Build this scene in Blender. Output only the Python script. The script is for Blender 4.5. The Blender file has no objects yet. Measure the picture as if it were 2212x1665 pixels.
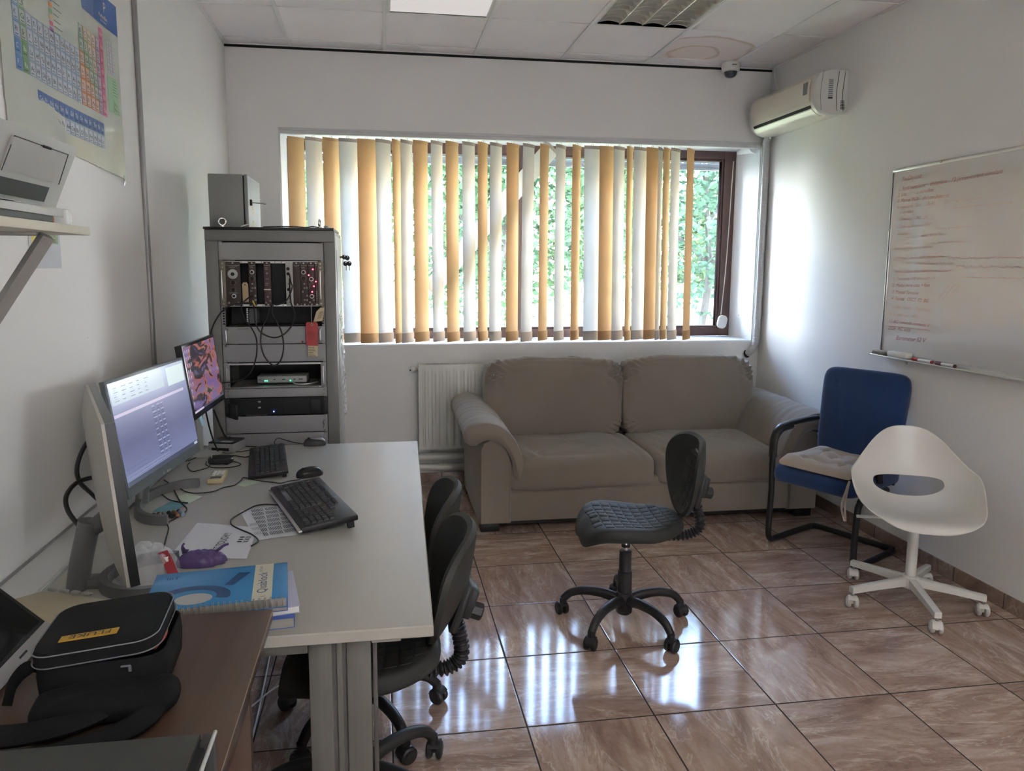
import bpy, bmesh, math, random
import numpy as np
from mathutils import Matrix, Vector, noise as mnoise
C = bpy.context.scene.collection
S = bpy.context.scene
PI = math.pi
rng = random.Random(7)

# ------------------------------------------------------------------ camera
def cam_matrix(p, yaw, roll, loc):
    cy, sy, cp, sp, cr, sr = math.cos(yaw), math.sin(yaw), math.cos(p), math.sin(p), math.cos(roll), math.sin(roll)
    fwd = Vector((sy*cp, cy*cp, -sp)); right = Vector((cy, -sy, 0)); up = right.cross(fwd)
    r2 = right*cr + up*sr; u2 = -right*sr + up*cr
    m = Matrix((r2, u2, -fwd)).transposed().to_4x4(); m.translation = loc
    return m
camd = bpy.data.cameras.new('camera'); cam = bpy.data.objects.new('camera', camd); C.objects.link(cam)
cam.matrix_world = cam_matrix(.1305, .1538, .0044, (0, 0, 1.541))
camd.sensor_fit = 'HORIZONTAL'; camd.sensor_width = 36; camd.lens = 1592.2/2212*36
camd.shift_x = 32.5/2212; camd.shift_y = -47.8/2212; camd.clip_start = .02; camd.clip_end = 300
S.camera = cam
# ------------------------------------------------------------------ light and exposure
S.view_settings.view_transform = 'Standard'; S.view_settings.look = 'None'
S.view_settings.gamma = 1; S.view_settings.use_curve_mapping = False
S.view_settings.exposure = 1.88
SKY = 32.; FILL_PANEL = 4.0
wd = bpy.data.worlds.new('sky'); S.world = wd; wd.use_nodes = True
nt = wd.node_tree; nt.nodes.clear()
def N(nt, t, **k):
    n = nt.nodes.new(t)
    for a, b in k.items():
        if a == 'inp':
            for i, v in b.items(): n.inputs[i].default_value = v
        else: setattr(n, a, b)
    return n
_tc = N(nt, 'ShaderNodeTexCoord'); _sp = N(nt, 'ShaderNodeSeparateXYZ'); _cr = N(nt, 'ShaderNodeValToRGB')
_bg = N(nt, 'ShaderNodeBackground'); _ou = N(nt, 'ShaderNodeOutputWorld')
nt.links.new(_tc.outputs['Generated'], _sp.inputs[0]); nt.links.new(_sp.outputs[2], _cr.inputs[0])
_e = _cr.color_ramp.elements
_e[0].position = 0.0; _e[0].color = (.92, .95, 1, 1); _e[1].position = .75; _e[1].color = (.13, .20, .38, 1)
for _p, _c in ((.24, (.66, .74, .86, 1)), (.42, (.19, .27, .44, 1))): _x = _e.new(_p); _x.color = _c
_x = _e.new(.12); _x.color = (.92, .95, 1.0, 1)
nt.links.new(_cr.outputs[0], _bg.inputs[0]); _bg.inputs[1].default_value = SKY
nt.links.new(_bg.outputs[0], _ou.inputs[0])
sund = bpy.data.lights.new('sun', 'SUN'); sun = bpy.data.objects.new('sun', sund); C.objects.link(sun)
sund.energy = 12.0; sund.angle = math.radians(.6); sund.color = (1, .95, .86)
sun.rotation_euler = Vector((-.45, .62, -.9)).to_track_quat('-Z', 'Y').to_euler()   # from behind the building: lights the garden only
por = bpy.data.lights.new('window_portal', 'AREA'); por.shape = 'RECTANGLE'; por.size = 3.35; por.size_y = 1.44
poro = bpy.data.objects.new('window_portal', por); C.objects.link(poro); poro.location = (1.04, 5.66, 1.72)
poro.rotation_euler = (math.radians(-90), 0, 0); por.cycles.is_portal = True

por2 = bpy.data.lights.new('fill_door_portal', 'AREA'); por2.shape = 'RECTANGLE'; por2.size = 1.9; por2.size_y = 2.0  # sampling portal outside the added fill door
poro2 = bpy.data.objects.new('fill_door_portal', por2); C.objects.link(poro2); poro2.location = (1.35, -2.80, 1.08)
poro2.rotation_euler = (math.radians(90), 0, 0); por2.cycles.is_portal = True

# ------------------------------------------------------------------ materials
MATS = {}
def pm(name, col, rough=.5, metal=0., var=.06, scale=6., bump=0., bscale=150., coat=0., sheen=0., spec=.5, stretch=None, rvar=.0, trans=0., ior=1.45, alpha=1.):
    """procedural principled material: object-space noise varies colour, roughness and relief"""
    if name in MATS: return MATS[name]
    m = bpy.data.materials.new(name); m.use_nodes = True; nt = m.node_tree; b = nt.nodes['Principled BSDF']; L = nt.links.new
    tc = N(nt, 'ShaderNodeTexCoord'); mp = N(nt, 'ShaderNodeMapping'); L(tc.outputs['Object'], mp.inputs[0])
    if stretch: mp.inputs['Scale'].default_value = stretch
    nz = N(nt, 'ShaderNodeTexNoise', inp={'Scale': scale, 'Detail': 4.}); L(mp.outputs[0], nz.inputs['Vector'])
    mx = N(nt, 'ShaderNodeMixRGB', blend_type='MIX'); L(nz.outputs['Fac'], mx.inputs[0])
    mx.inputs[1].default_value = (*[max(0, c*(1-var)) for c in col], 1); mx.inputs[2].default_value = (*[min(1, c*(1+var)) for c in col], 1)
    L(mx.outputs[0], b.inputs['Base Color'])
    b.inputs['Roughness'].default_value = rough; b.inputs['Metallic'].default_value = metal
    b.inputs['Specular IOR Level'].default_value = spec; b.inputs['Coat Weight'].default_value = coat
    b.inputs['Sheen Weight'].default_value = sheen; b.inputs['Transmission Weight'].default_value = trans; b.inputs['IOR'].default_value = ior
    b.inputs['Alpha'].default_value = alpha
    if rvar:
        mr = N(nt, 'ShaderNodeMapRange', inp={'To Min': max(0, rough-rvar), 'To Max': min(1, rough+rvar)}); L(nz.outputs['Fac'], mr.inputs[0]); L(mr.outputs[0], b.inputs['Roughness'])
    if bump:
        n2 = N(nt, 'ShaderNodeTexNoise', inp={'Scale': bscale, 'Detail': 3.}); L(mp.outputs[0], n2.inputs['Vector'])
        bp = N(nt, 'ShaderNodeBump', inp={'Strength': bump, 'Distance': .002}); L(n2.outputs['Fac'], bp.inputs['Height']); L(bp.outputs[0], b.inputs['Normal'])
    MATS[name] = m; return m
def em(name, col, strength=1., rough=.2):
    """lit element (screen, LED): principled with emission"""
    if name in MATS: return MATS[name]
    m = bpy.data.materials.new(name); m.use_nodes = True; b = m.node_tree.nodes['Principled BSDF']
    b.inputs['Base Color'].default_value = (.02, .02, .02, 1); b.inputs['Roughness'].default_value = rough
    b.inputs['Emission Color'].default_value = (*col, 1); b.inputs['Emission Strength'].default_value = strength
    MATS[name] = m; return m
def srgb(r, g, b):
    f = lambda c: (c/255/12.92) if c/255 <= .04045 else ((c/255+.055)/1.055)**2.4
    return (f(r), f(g), f(b))

# ------------------------------------------------------------------ mesh building
WM = {}      # world matrices of thing roots
class MB:
    def __init__(s): s.v = []; s.f = []; s.m = []; s.sm = []; s.mats = []; s.M = None
    def mi(s, mat):
        if mat not in s.mats: s.mats.append(mat)
        return s.mats.index(mat)
    def add(s, vs, fs, mat, smooth=False, M=None):
        o = len(s.v); k = s.mi(mat)
        if M is not None: vs = [M @ Vector(p) for p in vs]
        if s.M is not None: vs = [s.M @ Vector(p) for p in vs]
        s.v += [tuple(p) for p in vs]; s.f += [tuple(i+o for i in f) for f in fs]; s.m += [k]*len(fs); s.sm += [smooth]*len(fs)
        return s
    def addbm(s, bm, mat, smooth=False, M=None):
        bm.verts.index_update(); s.add([v.co.copy() for v in bm.verts], [[v.index for v in f.verts] for f in bm.faces], mat, smooth, M); bm.free(); return s
    def box(s, c, d, mat, bev=0., M=None, seg=2, rot=None):
        bm = bmesh.new(); bmesh.ops.create_cube(bm, size=1.)
        for v in bm.verts: v.co = Vector((v.co.x*d[0], v.co.y*d[1], v.co.z*d[2]))
        if bev: bmesh.ops.bevel(bm, geom=bm.edges[:], offset=min(bev, min(d)*.49), segments=seg, profile=.5, affect='EDGES')
        T = Matrix.Translation(c)
        if rot is not None: T = T @ rot
        if M is not None: T = M @ T
        return s.addbm(bm, mat, False, T)
    def bb(s, a, b, mat, bev=0., M=None, seg=2):      # box from two corners
        return s.box([(a[i]+b[i])/2 for i in range(3)], [abs(b[i]-a[i]) for i in range(3)], mat, bev, M, seg)
    def rings(s, rs, mat, smooth=True, caps=True, closed=False, M=None):
        n = len(rs[0]); vs = [p for r in rs for p in r]; fs = []
        R = len(rs)
        for i in range(R if closed else R-1):
            a, b = i*n, ((i+1) % R)*n
            for j in range(n):
                k = (j+1) % n; fs.append((a+j, a+k, b+k, b+j))
        s.add(vs, fs, mat, smooth, M)
        if caps and not closed:
            s.add(list(rs[0]), [tuple(range(n))[::-1]], mat, False, M); s.add(list(rs[-1]), [tuple(range(n))], mat, False, M)
        return s
    def cyl(s, p0, p1, r0, mat, r1=None, n=20, M=None, bev=0.):
        p0, p1 = Vector(p0), Vector(p1); r1 = r0 if r1 is None else r1
        d = (p1-p0); L = d.length; d = d.normalized(); a = d.orthogonal().normalized(); b = d.cross(a)
        def ring(p, r): return [p+(a*math.cos(2*PI*i/n)+b*math.sin(2*PI*i/n))*r for i in range(n)]
        rs = [ring(p0, r0), ring(p1, r1)] if not bev else [ring(p0, r0-bev), ring(p0+d*bev, r0), ring(p1-d*bev, r1), ring(p1, r1-bev)]
        return s.rings(rs, mat, True, True, M=M)
    def tube(s, pts, r, mat, n=8, sub=6, closed=False, M=None, flat=None, caps=True):
        pts = [Vector(p) for p in pts]
        if sub > 1 and len(pts) > 2: pts = crom(pts, sub, closed)
        R = len(pts); rs = []; up = None
        for i, p in enumerate(pts):
            if closed: t = pts[(i+1) % R]-pts[i-1]
            else: t = pts[min(i+1, R-1)]-pts[max(i-1, 0)]
            t = t.normalized() if t.length > 1e-9 else Vector((0, 0, 1))
            if up is None: up = t.orthogonal().normalized() if flat is None else (Vector(flat)-t*t.dot(Vector(flat))).normalized()
            else: up = (up-t*t.dot(up)).normalized()
            if flat is not None: up = (Vector(flat)-t*t.dot(Vector(flat))).normalized()
            sd = t.cross(up); rr = r(i/(R-1)) if callable(r) else r
            ra, rb = rr if isinstance(rr, tuple) else (rr, rr)
            rs.append([p+up*math.cos(2*PI*k/n)*ra+sd*math.sin(2*PI*k/n)*rb for k in range(n)])
        return s.rings(rs, mat, True, caps, closed, M)
    def lathe(s, prof, mat, M=None, n=24, smooth=True):
        rs = [[Vector((r*math.cos(2*PI*i/n), r*math.sin(2*PI*i/n), z)) for i in range(n)] for r, z in prof]
        return s.rings(rs, mat, smooth, True, M=M)
    def surf(s, fn, nu, nv, mat, smooth=True, M=None, cu=False, cv=False):
        vs = [Vector(fn(i/(nu if cu else nu-1), j/(nv if cv else nv-1))) for j in range(nv) for i in range(nu)]; fs = []
        for j in range(nv if cv else nv-1):
            for i in range(nu if cu else nu-1):
                a, b = i, (i+1) % nu; c, d = j % nv, (j+1) % nv; fs.append((c*nu+a, c*nu+b, d*nu+b, d*nu+a))
        return s.add(vs, fs, mat, smooth, M)
    def slab(s, fn, th, nu, nv, mat, M=None, smooth=True):
        """surface fn(u,v) given thickness th along its normal, edges closed"""
        P = [[Vector(fn(i/(nu-1), j/(nv-1))) for i in range(nu)] for j in range(nv)]
        Nn = [[None]*nu for _ in range(nv)]
        for j in range(nv):
            for i in range(nu):
                du = P[j][min(i+1, nu-1)]-P[j][max(i-1, 0)]; dv = P[min(j+1, nv-1)][i]-P[max(j-1, 0)][i]
                q = du.cross(dv); Nn[j][i] = q.normalized() if q.length > 1e-12 else Vector((0, 0, 1))
        T = th if callable(th) else (lambda u, v: th)
        Q = [[P[j][i]-Nn[j][i]*T(i/(nu-1), j/(nv-1)) for i in range(nu)] for j in range(nv)]
        vs = [p for r in P for p in r]+[p for r in Q for p in r]; o = nu*nv; fs = []
        for j in range(nv-1):
            for i in range(nu-1):
                a = j*nu+i; fs.append((a, a+1, a+nu+1, a+nu)); fs.append((o+a, o+a+nu, o+a+nu+1, o+a+1))
        for i in range(nu-1):
            a = i; fs.append((a, o+a, o+a+1, a+1)); a = (nv-1)*nu+i; fs.append((a, a+1, o+a+1, o+a))
        for j in range(nv-1):
            a = j*nu; fs.append((a, a+nu, o+a+nu, o+a)); a = j*nu+nu-1; fs.append((a, o+a, o+a+nu, a+nu))
        return s.add(vs, fs, mat, smooth, M)
    def prism(s, poly, z0, z1, mat, M=None, smooth=False, bev=0.):
        n = len(poly)
        if not bev: rs = [[Vector((x, y, z0)) for x, y in poly], [Vector((x, y, z1)) for x, y in poly]]
        else:
            q = inset(poly, bev)
            rs = [[Vector((x, y, z0)) for x, y in q], [Vector((x, y, z0+bev)) for x, y in poly], [Vector((x, y, z1-bev)) for x, y in poly], [Vector((x, y, z1)) for x, y in q]]
        return s.rings(rs, mat, smooth, True, M=M)
    def quad(s, a, b, c, d, mat, M=None): return s.add([a, b, c, d], [(0, 1, 2, 3)], mat, False, M)
    def rect(s, x0, y0, x1, y1, mat, M=None, z=0.): return s.add([(x0, y0, z), (x1, y0, z), (x1, y1, z), (x0, y1, z)], [(0, 1, 2, 3)], mat, False, M)
    def text(s, t, size, mat, M=None, align='LEFT', depth=0., shear=0., z=0., x=0., y=0., w=None):
        vs, fs, wd = text_geo(t, depth, shear)
        k = size; kx = k if w is None else min(k*3, w/max(wd, 1e-6)); ox = {'LEFT': 0, 'CENTER': -wd/2, 'RIGHT': -wd}[align]
        return s.add([((p[0]+ox)*kx+x, p[1]*k+y, p[2]*k+z) for p in vs], fs, mat, False, M)
    def pillow(s, c, d, mat, e=.45, n=28, M=None, puff=None, ex=.35):
        """rounded cushion-like block (superellipsoid)"""
        def sp(a, p): return math.copysign(abs(a)**p, a)
        vs = []; nu, nv = n*2, n
        def f(u, v):
            th = 2*PI*u; ph = -PI/2+PI*v
            x = sp(math.cos(ph), e)*sp(math.cos(th), ex); y = sp(math.cos(ph), e)*sp(math.sin(th), ex); z = sp(math.sin(ph), e)
            p = Vector((x*d[0]/2, y*d[1]/2, z*d[2]/2))
            if puff: p = Vector(puff(p, x, y, z))
            return p+Vector(c)
        return s.surf(f, nu, nv, mat, True, M, cu=True)
    def build(s, name, parent=None, world=False):
        me = bpy.data.meshes.new(name); vs = s.v
        if world and parent is not None:
            I = WM[parent.name].inverted(); vs = [tuple(I @ Vector(p)) for p in vs]
        me.from_pydata(vs, [], s.f); 
        for m in s.mats: me.materials.append(m)
        me.polygons.foreach_set('material_index', s.m); me.polygons.foreach_set('use_smooth', s.sm); me.update()
        bm = bmesh.new(); bm.from_mesh(me); bmesh.ops.remove_doubles(bm, verts=bm.verts, dist=1e-6); bmesh.ops.recalc_face_normals(bm, faces=bm.faces); bm.to_mesh(me); bm.free()
        try: me.set_sharp_from_angle(angle=math.radians(42))
        except Exception: pass
        o = bpy.data.objects.new(name, me); C.objects.link(o)
        if parent is not None: o.parent = parent; WM[o.name] = WM[parent.name]
        else: WM[o.name] = Matrix.Identity(4)
        return o
def crom(p, sub, closed=False):
    out = []; n = len(p)
    for i in range(n if closed else n-1):
        a = p[i-1] if (closed or i > 0) else p[0]*2-p[1]
        b, c = p[i], p[(i+1) % n]; d = p[(i+2) % n] if (closed or i < n-2) else p[-1]*2-p[-2]
        for k in range(sub):
            t = k/sub; out.append(.5*((2*b)+(c-a)*t+(2*a-5*b+4*c-d)*t*t+(3*b-a-3*c+d)*t**3))
    if not closed: out.append(p[-1])
    return out
def inset(poly, d):
    n = len(poly); A = sum(poly[i][0]*poly[(i+1) % n][1]-poly[(i+1) % n][0]*poly[i][1] for i in range(n)); sg = 1 if A > 0 else -1; out = []
    for i in range(n):
        p, q, r = Vector(poly[i-1]), Vector(poly[i]), Vector(poly[(i+1) % n])
        a = (q-p).normalized(); b = (r-q).normalized(); na = Vector((-a.y, a.x))*sg; nb = Vector((-b.y, b.x))*sg
        m = (na+nb); m = m/max(m.dot(na), .3) if m.length > 1e-6 else na; out.append(tuple(q+m*d))
    return out
def rrect(w, h, r, n=6, cx=0., cy=0.):
    out = []
    for sx, sy, a0 in ((1, 1, 0), (-1, 1, 90), (-1, -1, 180), (1, -1, 270)):
        for k in range(n+1):
            a = math.radians(a0+90*k/n); out.append((cx+sx*(w/2-r)+r*math.cos(a), cy+sy*(h/2-r)+r*math.sin(a)))
    return out
_TG = {}
def text_geo(t, depth=0., shear=0.):
    k = (t, depth, shear)
    if k not in _TG:
        cu = bpy.data.curves.new('t', 'FONT'); cu.body = t; cu.size = 1; cu.extrude = depth; cu.shear = shear; cu.resolution_u = 3
        o = bpy.data.objects.new('t', cu); C.objects.link(o)
        dg = bpy.context.evaluated_depsgraph_get(); dg.update(); me = o.evaluated_get(dg).to_mesh()
        vs = [tuple(v.co) for v in me.vertices]; fs = [tuple(p.vertices) for p in me.polygons]
        wd = max([v[0] for v in vs], default=.1); bpy.data.objects.remove(o); bpy.data.curves.remove(cu); _TG[k] = (vs, fs, wd)
    return _TG[k]
def frame(o, x, y, z=None):
    """matrix with origin o, x axis and approximate y axis given in world terms"""
    x = Vector(x).normalized(); y = Vector(y); y = (y-x*x.dot(y)).normalized(); z = x.cross(y)
    m = Matrix((x, y, z)).transposed().to_4x4(); m.translation = Vector(o); return m
def Rz(a): return Matrix.Rotation(a, 4, 'Z')
def Rx(a): return Matrix.Rotation(a, 4, 'X')
def Ry(a): return Matrix.Rotation(a, 4, 'Y')
def Tr(*p): return Matrix.Translation(p)
def thing(name, label, cat, loc=(0, 0, 0), rotz=0., group=None):
    o = bpy.data.objects.new(name, None); C.objects.link(o); o.empty_display_size = .05
    o.location = loc; o.rotation_euler = (0, 0, rotz); o['label'] = label; o['category'] = cat
    if group: o['group'] = group
    WM[o.name] = Tr(*loc) @ Rz(rotz); return o
def tag(o, label, cat, group=None):
    o['label'] = label; o['category'] = cat
    if group: o['group'] = group
    return o
def struct(o): o['kind'] = 'structure'; return o
def dup(root, loc, rotz, label=None, group=None):
    def cp(o, par):
        c = o.copy(); C.objects.link(c)
        if par is not None: c.parent = par
        for ch in list(o.children): cp(ch, c)
        return c
    r = cp(root, None); r.location = loc; r.rotation_euler = (0, 0, rotz)
    if label: r['label'] = label
    if group: r['group'] = group
    return r
# the calibrated camera as plain arithmetic, only used to turn measured photo points into points on known planes
def unp(px, py, ax, val):
    d = cam.matrix_world.to_3x3() @ Vector(((px-1106+32.5)/1592.2, -(py-832.5+47.8)/1592.2, -1)); i = 'xyz'.index(ax)
    c = Vector((0, 0, 1.541)); return c+d*((val-c[i])/d[i])
# ------------------------------------------------------------------ room shell
XL, XR, YB, YF, ZC = -.978, 2.787, 5.156, -2.6, 2.953
WX0, WX1, WZ0, WZ1, WY = -.66, 2.742, .995, 2.44, 5.54
def paint(name, col, blot=.03, rough=.55):
    m = bpy.data.materials.new(name); m.use_nodes = True; nt = m.node_tree; b = nt.nodes['Principled BSDF']; L = nt.links.new
    tc = N(nt, 'ShaderNodeTexCoord'); n1 = N(nt, 'ShaderNodeTexNoise', inp={'Scale': 1.3, 'Detail': 5.}); n2 = N(nt, 'ShaderNodeTexNoise', inp={'Scale': 90., 'Detail': 3.})
    L(tc.outputs['Object'], n1.inputs['Vector']); L(tc.outputs['Object'], n2.inputs['Vector'])
    mx = N(nt, 'ShaderNodeMixRGB'); mx.inputs[1].default_value = (*[c*(1-blot) for c in col], 1); mx.inputs[2].default_value = (*[min(1, c*(1+blot)) for c in col], 1)
    L(n1.outputs['Fac'], mx.inputs[0])
    # small chips and scuffs
    vo = N(nt, 'ShaderNodeTexVoronoi', inp={'Scale': 2.3}); L(tc.outputs['Object'], vo.inputs['Vector'])
    lt = N(nt, 'ShaderNodeMath', operation='LESS_THAN', inp={1: .018}); L(vo.outputs['Distance'], lt.inputs[0])
    m2 = N(nt, 'ShaderNodeMixRGB', inp={2: (*[c*.55 for c in col], 1)}); L(lt.outputs[0], m2.inputs[0]); L(mx.outputs[0], m2.inputs[1])
    L(m2.outputs[0], b.inputs['Base Color']); b.inputs['Roughness'].default_value = rough; b.inputs['Specular IOR Level'].default_value = .35
    bp = N(nt, 'ShaderNodeBump', inp={'Strength': .12, 'Distance': .003}); L(n2.outputs['Fac'], bp.inputs['Height']); L(bp.outputs[0], b.inputs['Normal'])
    return m
M_wall = paint('wall_paint', (.80, .785, .765)); M_reveal = paint('reveal_paint', (.80, .80, .81))
M_white = pm('white_plastic', (.72, .71, .67), .4); M_black = pm('black_plastic', (.018, .018, .02), .45, var=.2, scale=12)
M_dark = pm('dark_void', (.01, .01, .01), .8); M_chrome = pm('polished_metal', (.7, .7, .7), .22, 1.); M_steel = pm('brushed_steel', (.42, .42, .42), .38, 1., stretch=(1, 40, 1))
M_al_ = pm('door_handle_metal', (.6, .6, .6), .3, 1.); M_ink = pm('dark_ink', (.03, .03, .035), .7)
def tile_mat(name, sx, sy, ox, oy, grout, dark=1., rough=.1, plane='xy'):
    m = bpy.data.materials.new(name); m.use_nodes = True; nt = m.node_tree; b = nt.nodes['Principled BSDF']; L = nt.links.new
    def MA(op, a, b_=None, c=None):
        n = N(nt, 'ShaderNodeMath', operation=op)
        for i, v in enumerate((a, b_, c)):
            if v is None: continue
            if isinstance(v, (int, float)): n.inputs[i].default_value = v
            else: L(v, n.inputs[i])
        return n.outputs[0]
    tc = N(nt, 'ShaderNodeTexCoord'); sp = N(nt, 'ShaderNodeSeparateXYZ'); L(tc.outputs['Object'], sp.inputs[0])
    A = sp.outputs['xyz'.index(plane[0])]; B = sp.outputs['xyz'.index(plane[1])]
    u = MA('DIVIDE', MA('SUBTRACT', A, ox), sx); v = MA('DIVIDE', MA('SUBTRACT', B, oy), sy)
    fu, fv = MA('FRACT', u), MA('FRACT', v)
    du = MA('MULTIPLY', MA('MINIMUM', fu, MA('SUBTRACT', 1., fu)), sx); dv = MA('MULTIPLY', MA('MINIMUM', fv, MA('SUBTRACT', 1., fv)), sy)
    dist = MA('MINIMUM', du, dv); gm = MA('LESS_THAN', dist, grout)
    cid = N(nt, 'ShaderNodeCombineXYZ'); L(MA('FLOOR', u), cid.inputs[0]); L(MA('FLOOR', v), cid.inputs[1])
    wn = N(nt, 'ShaderNodeTexWhiteNoise', noise_dimensions='3D'); L(cid.outputs[0], wn.inputs['Vector'])
    off = N(nt, 'ShaderNodeVectorMath', operation='MULTIPLY'); L(wn.outputs['Color'], off.inputs[0]); off.inputs[1].default_value = (37, 23, 11)
    rot = N(nt, 'ShaderNodeVectorRotate', rotation_type='Z_AXIS'); L(tc.outputs['Object'], rot.inputs['Vector']); L(MA('MULTIPLY', MA('FLOOR', MA('MULTIPLY', wn.outputs['Value'], 4.)), PI/2), rot.inputs['Angle'])
    ad = N(nt, 'ShaderNodeVectorMath', operation='ADD'); L(rot.outputs[0], ad.inputs[0]); L(off.outputs[0], ad.inputs[1])
    mp = N(nt, 'ShaderNodeMapping'); L(ad.outputs[0], mp.inputs[0]); mp.inputs['Scale'].default_value = (.8, 3.2, 1.); mp.inputs['Rotation'].default_value = (0, 0, .5)
    n1 = N(nt, 'ShaderNodeTexNoise', inp={'Scale': 3.4, 'Detail': 8., 'Roughness': .62, 'Distortion': .9}); L(mp.outputs[0], n1.inputs['Vector'])
    n2 = N(nt, 'ShaderNodeTexNoise', inp={'Scale': 2.4, 'Detail': 6., 'Roughness': .62, 'Distortion': .7}); L(mp.outputs[0], n2.inputs['Vector'])
    n3 = N(nt, 'ShaderNodeTexNoise', inp={'Scale': 60., 'Detail': 5.}); L(ad.outputs[0], n3.inputs['Vector'])
    cr = N(nt, 'ShaderNodeValToRGB'); e = cr.color_ramp.elements; e[0].position = .30; e[0].color = (*[c*dark for c in srgb(146, 120, 108)], 1); e[1].position = .72; e[1].color = (*[c*dark for c in srgb(212, 194, 180)], 1)
    x = e.new(.5); x.color = (*[c*dark for c in srgb(182, 156, 141)], 1)
    L(n1.outputs['Fac'], cr.inputs[0])
    rid = MA('ABSOLUTE', MA('SUBTRACT', n2.outputs['Fac'], .5)); vein = MA('SUBTRACT', 1., MA('MINIMUM', MA('DIVIDE', rid, .013), 1.)); vein = MA('MULTIPLY', vein, MA('MULTIPLY', n1.outputs['Fac'], .9))
    mv = N(nt, 'ShaderNodeMixRGB', inp={2: (*[c*dark for c in srgb(232, 222, 208)], 1)}); L(vein, mv.inputs[0]); L(cr.outputs[0], mv.inputs[1])
    rid2 = MA('ABSOLUTE', MA('SUBTRACT', n2.outputs['Fac'], .56)); v2 = MA('MULTIPLY', MA('SUBTRACT', 1., MA('MINIMUM', MA('DIVIDE', rid2, .012), 1.)), .45)
    mv2 = N(nt, 'ShaderNodeMixRGB', inp={2: (*[c*dark for c in srgb(130, 102, 90)], 1)}); L(v2, mv2.inputs[0]); L(mv.outputs[0], mv2.inputs[1])
    ms = N(nt, 'ShaderNodeMixRGB', blend_type='MULTIPLY', inp={0: .25}); L(mv2.outputs[0], ms.inputs[1]); L(n3.outputs['Fac'], ms.inputs[2])
    mt = N(nt, 'ShaderNodeMixRGB', blend_type='MULTIPLY', inp={0: 1.}); L(ms.outputs[0], mt.inputs[1])
    tv = MA('MULTIPLY_ADD', wn.outputs['Value'], .16, .95); tcn = N(nt, 'ShaderNodeCombineColor'); [L(tv, tcn.inputs[i]) for i in range(3)]; L(tcn.outputs[0], mt.inputs[2])
    mg = N(nt, 'ShaderNodeMixRGB', inp={2: (*srgb(48, 39, 34), 1)}); L(gm, mg.inputs[0]); L(mt.outputs[0], mg.inputs[1]); L(mg.outputs[0], b.inputs['Base Color'])
    n4 = N(nt, 'ShaderNodeTexNoise', inp={'Scale': 7., 'Detail': 6.}); L(tc.outputs['Object'], n4.inputs['Vector'])
    rg = MA('MULTIPLY_ADD', n4.outputs['Fac'], .08, rough-.055); rr = MA('MAXIMUM', rg, MA('MULTIPLY', gm, .8)); L(rr, b.inputs['Roughness'])
    b.inputs['Specular IOR Level'].default_value = .38
    h = MA('SUBTRACT', MA('MULTIPLY', n3.outputs['Fac'], .03), MA('MULTIPLY', MA('SUBTRACT', 1., MA('MINIMUM', MA('DIVIDE', dist, grout*2), 1.)), 1.))
    bp = N(nt, 'ShaderNodeBump', inp={'Strength': .5, 'Distance': .0015}); L(h, bp.inputs['Height']); L(bp.outputs[0], b.inputs['Normal'])
    return m
M_floor = tile_mat('marble_floor_tile', .45, .45, .46, 3.615, .0027)
M_skirt = tile_mat('marble_skirting_tile', .30, 10., .1, -5., .002, dark=.75, rough=.25, plane='xz')
M_skirt_y = tile_mat('marble_skirting_tile_side', .30, 10., .1, -5., .002, dark=.75, rough=.25, plane='yz')
b = MB(); b.bb((XL-.1, YF-.1, -.1), (XR+.1, YB+.6, 0), M_floor); struct(b.build('floor'))
b = MB(); b.bb((XL-.12, YF-.1, 0), (XL, YB+.6, ZC+.3), M_wall); struct(b.build('wall_left'))
b = MB(); b.bb((XR, YF-.1, 0), (XR+.12, YB+.6, ZC+.3), M_wall); struct(b.build('wall_right'))
b = MB(); DX0, DX1 = .45, 2.25  # opening for the added door that brings in fill light
b.bb((XL, YF-.12, 0), (DX0, YF, ZC+.3), M_wall); b.bb((DX1, YF-.12, 0), (XR, YF, ZC+.3), M_wall); b.bb((DX0, YF-.12, 2.08), (DX1, YF, ZC+.3), M_wall); struct(b.build('wall_front'))
b = MB()   # window wall: four blocks around the opening, jambs as deep as the wall
b.bb((XL, YB, 0), (XR, YB+.46, WZ0), M_wall); b.bb((XL, YB, WZ1), (XR, YB+.46, ZC+.3), M_wall)
b.bb((XL, YB, WZ0), (WX0, YB+.46, WZ1), M_wall); b.bb((WX1, YB, WZ0), (XR, YB+.46, WZ1), M_wall)
struct(b.build('wall_back'))
b = MB()
b.bb((WX0, YB+.012, WZ0), (WX1, WY, WZ0+.006), M_reveal); b.bb((WX0, YB+.012, WZ1-.006), (WX1, WY, WZ1), M_reveal)
b.bb((WX0, YB+.012, WZ0), (WX0+.006, WY, WZ1), M_reveal); b.bb((WX1-.006, YB+.012, WZ0), (WX1, WY, WZ1), M_reveal); b.cyl((2.70, 5.44, 2.405), (2.72, 5.22, 2.43), .012, M_reveal, r1=.055)
struct(b.build('trim_3'))
b = MB(); b.bb((XL, YB-.010, 0), (XR, YB, .074), M_skirt, .002); struct(b.build('baseboard_back'))
b = MB(); b.bb((XR-.010, YF, 0), (XR, YB-.010, .074), M_skirt_y, .002); struct(b.build('baseboard_right'))
b = MB(); b.bb((XL, YF, 0), (XL+.010, YB-.010, .074), M_skirt_y, .002); struct(b.build('baseboard_left'))
M_strip = pm('grey_metal_strip', (.30, .295, .29), .45, .3)
b = MB(); b.bb((XL, 3.303, 0), (XL+.014, 3.337, ZC-.005), M_strip, .004); b.bb((XL, 3.337, 0), (XL+.008, 3.352, ZC-.005), M_white, .002); struct(b.build('trim_1'))
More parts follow.
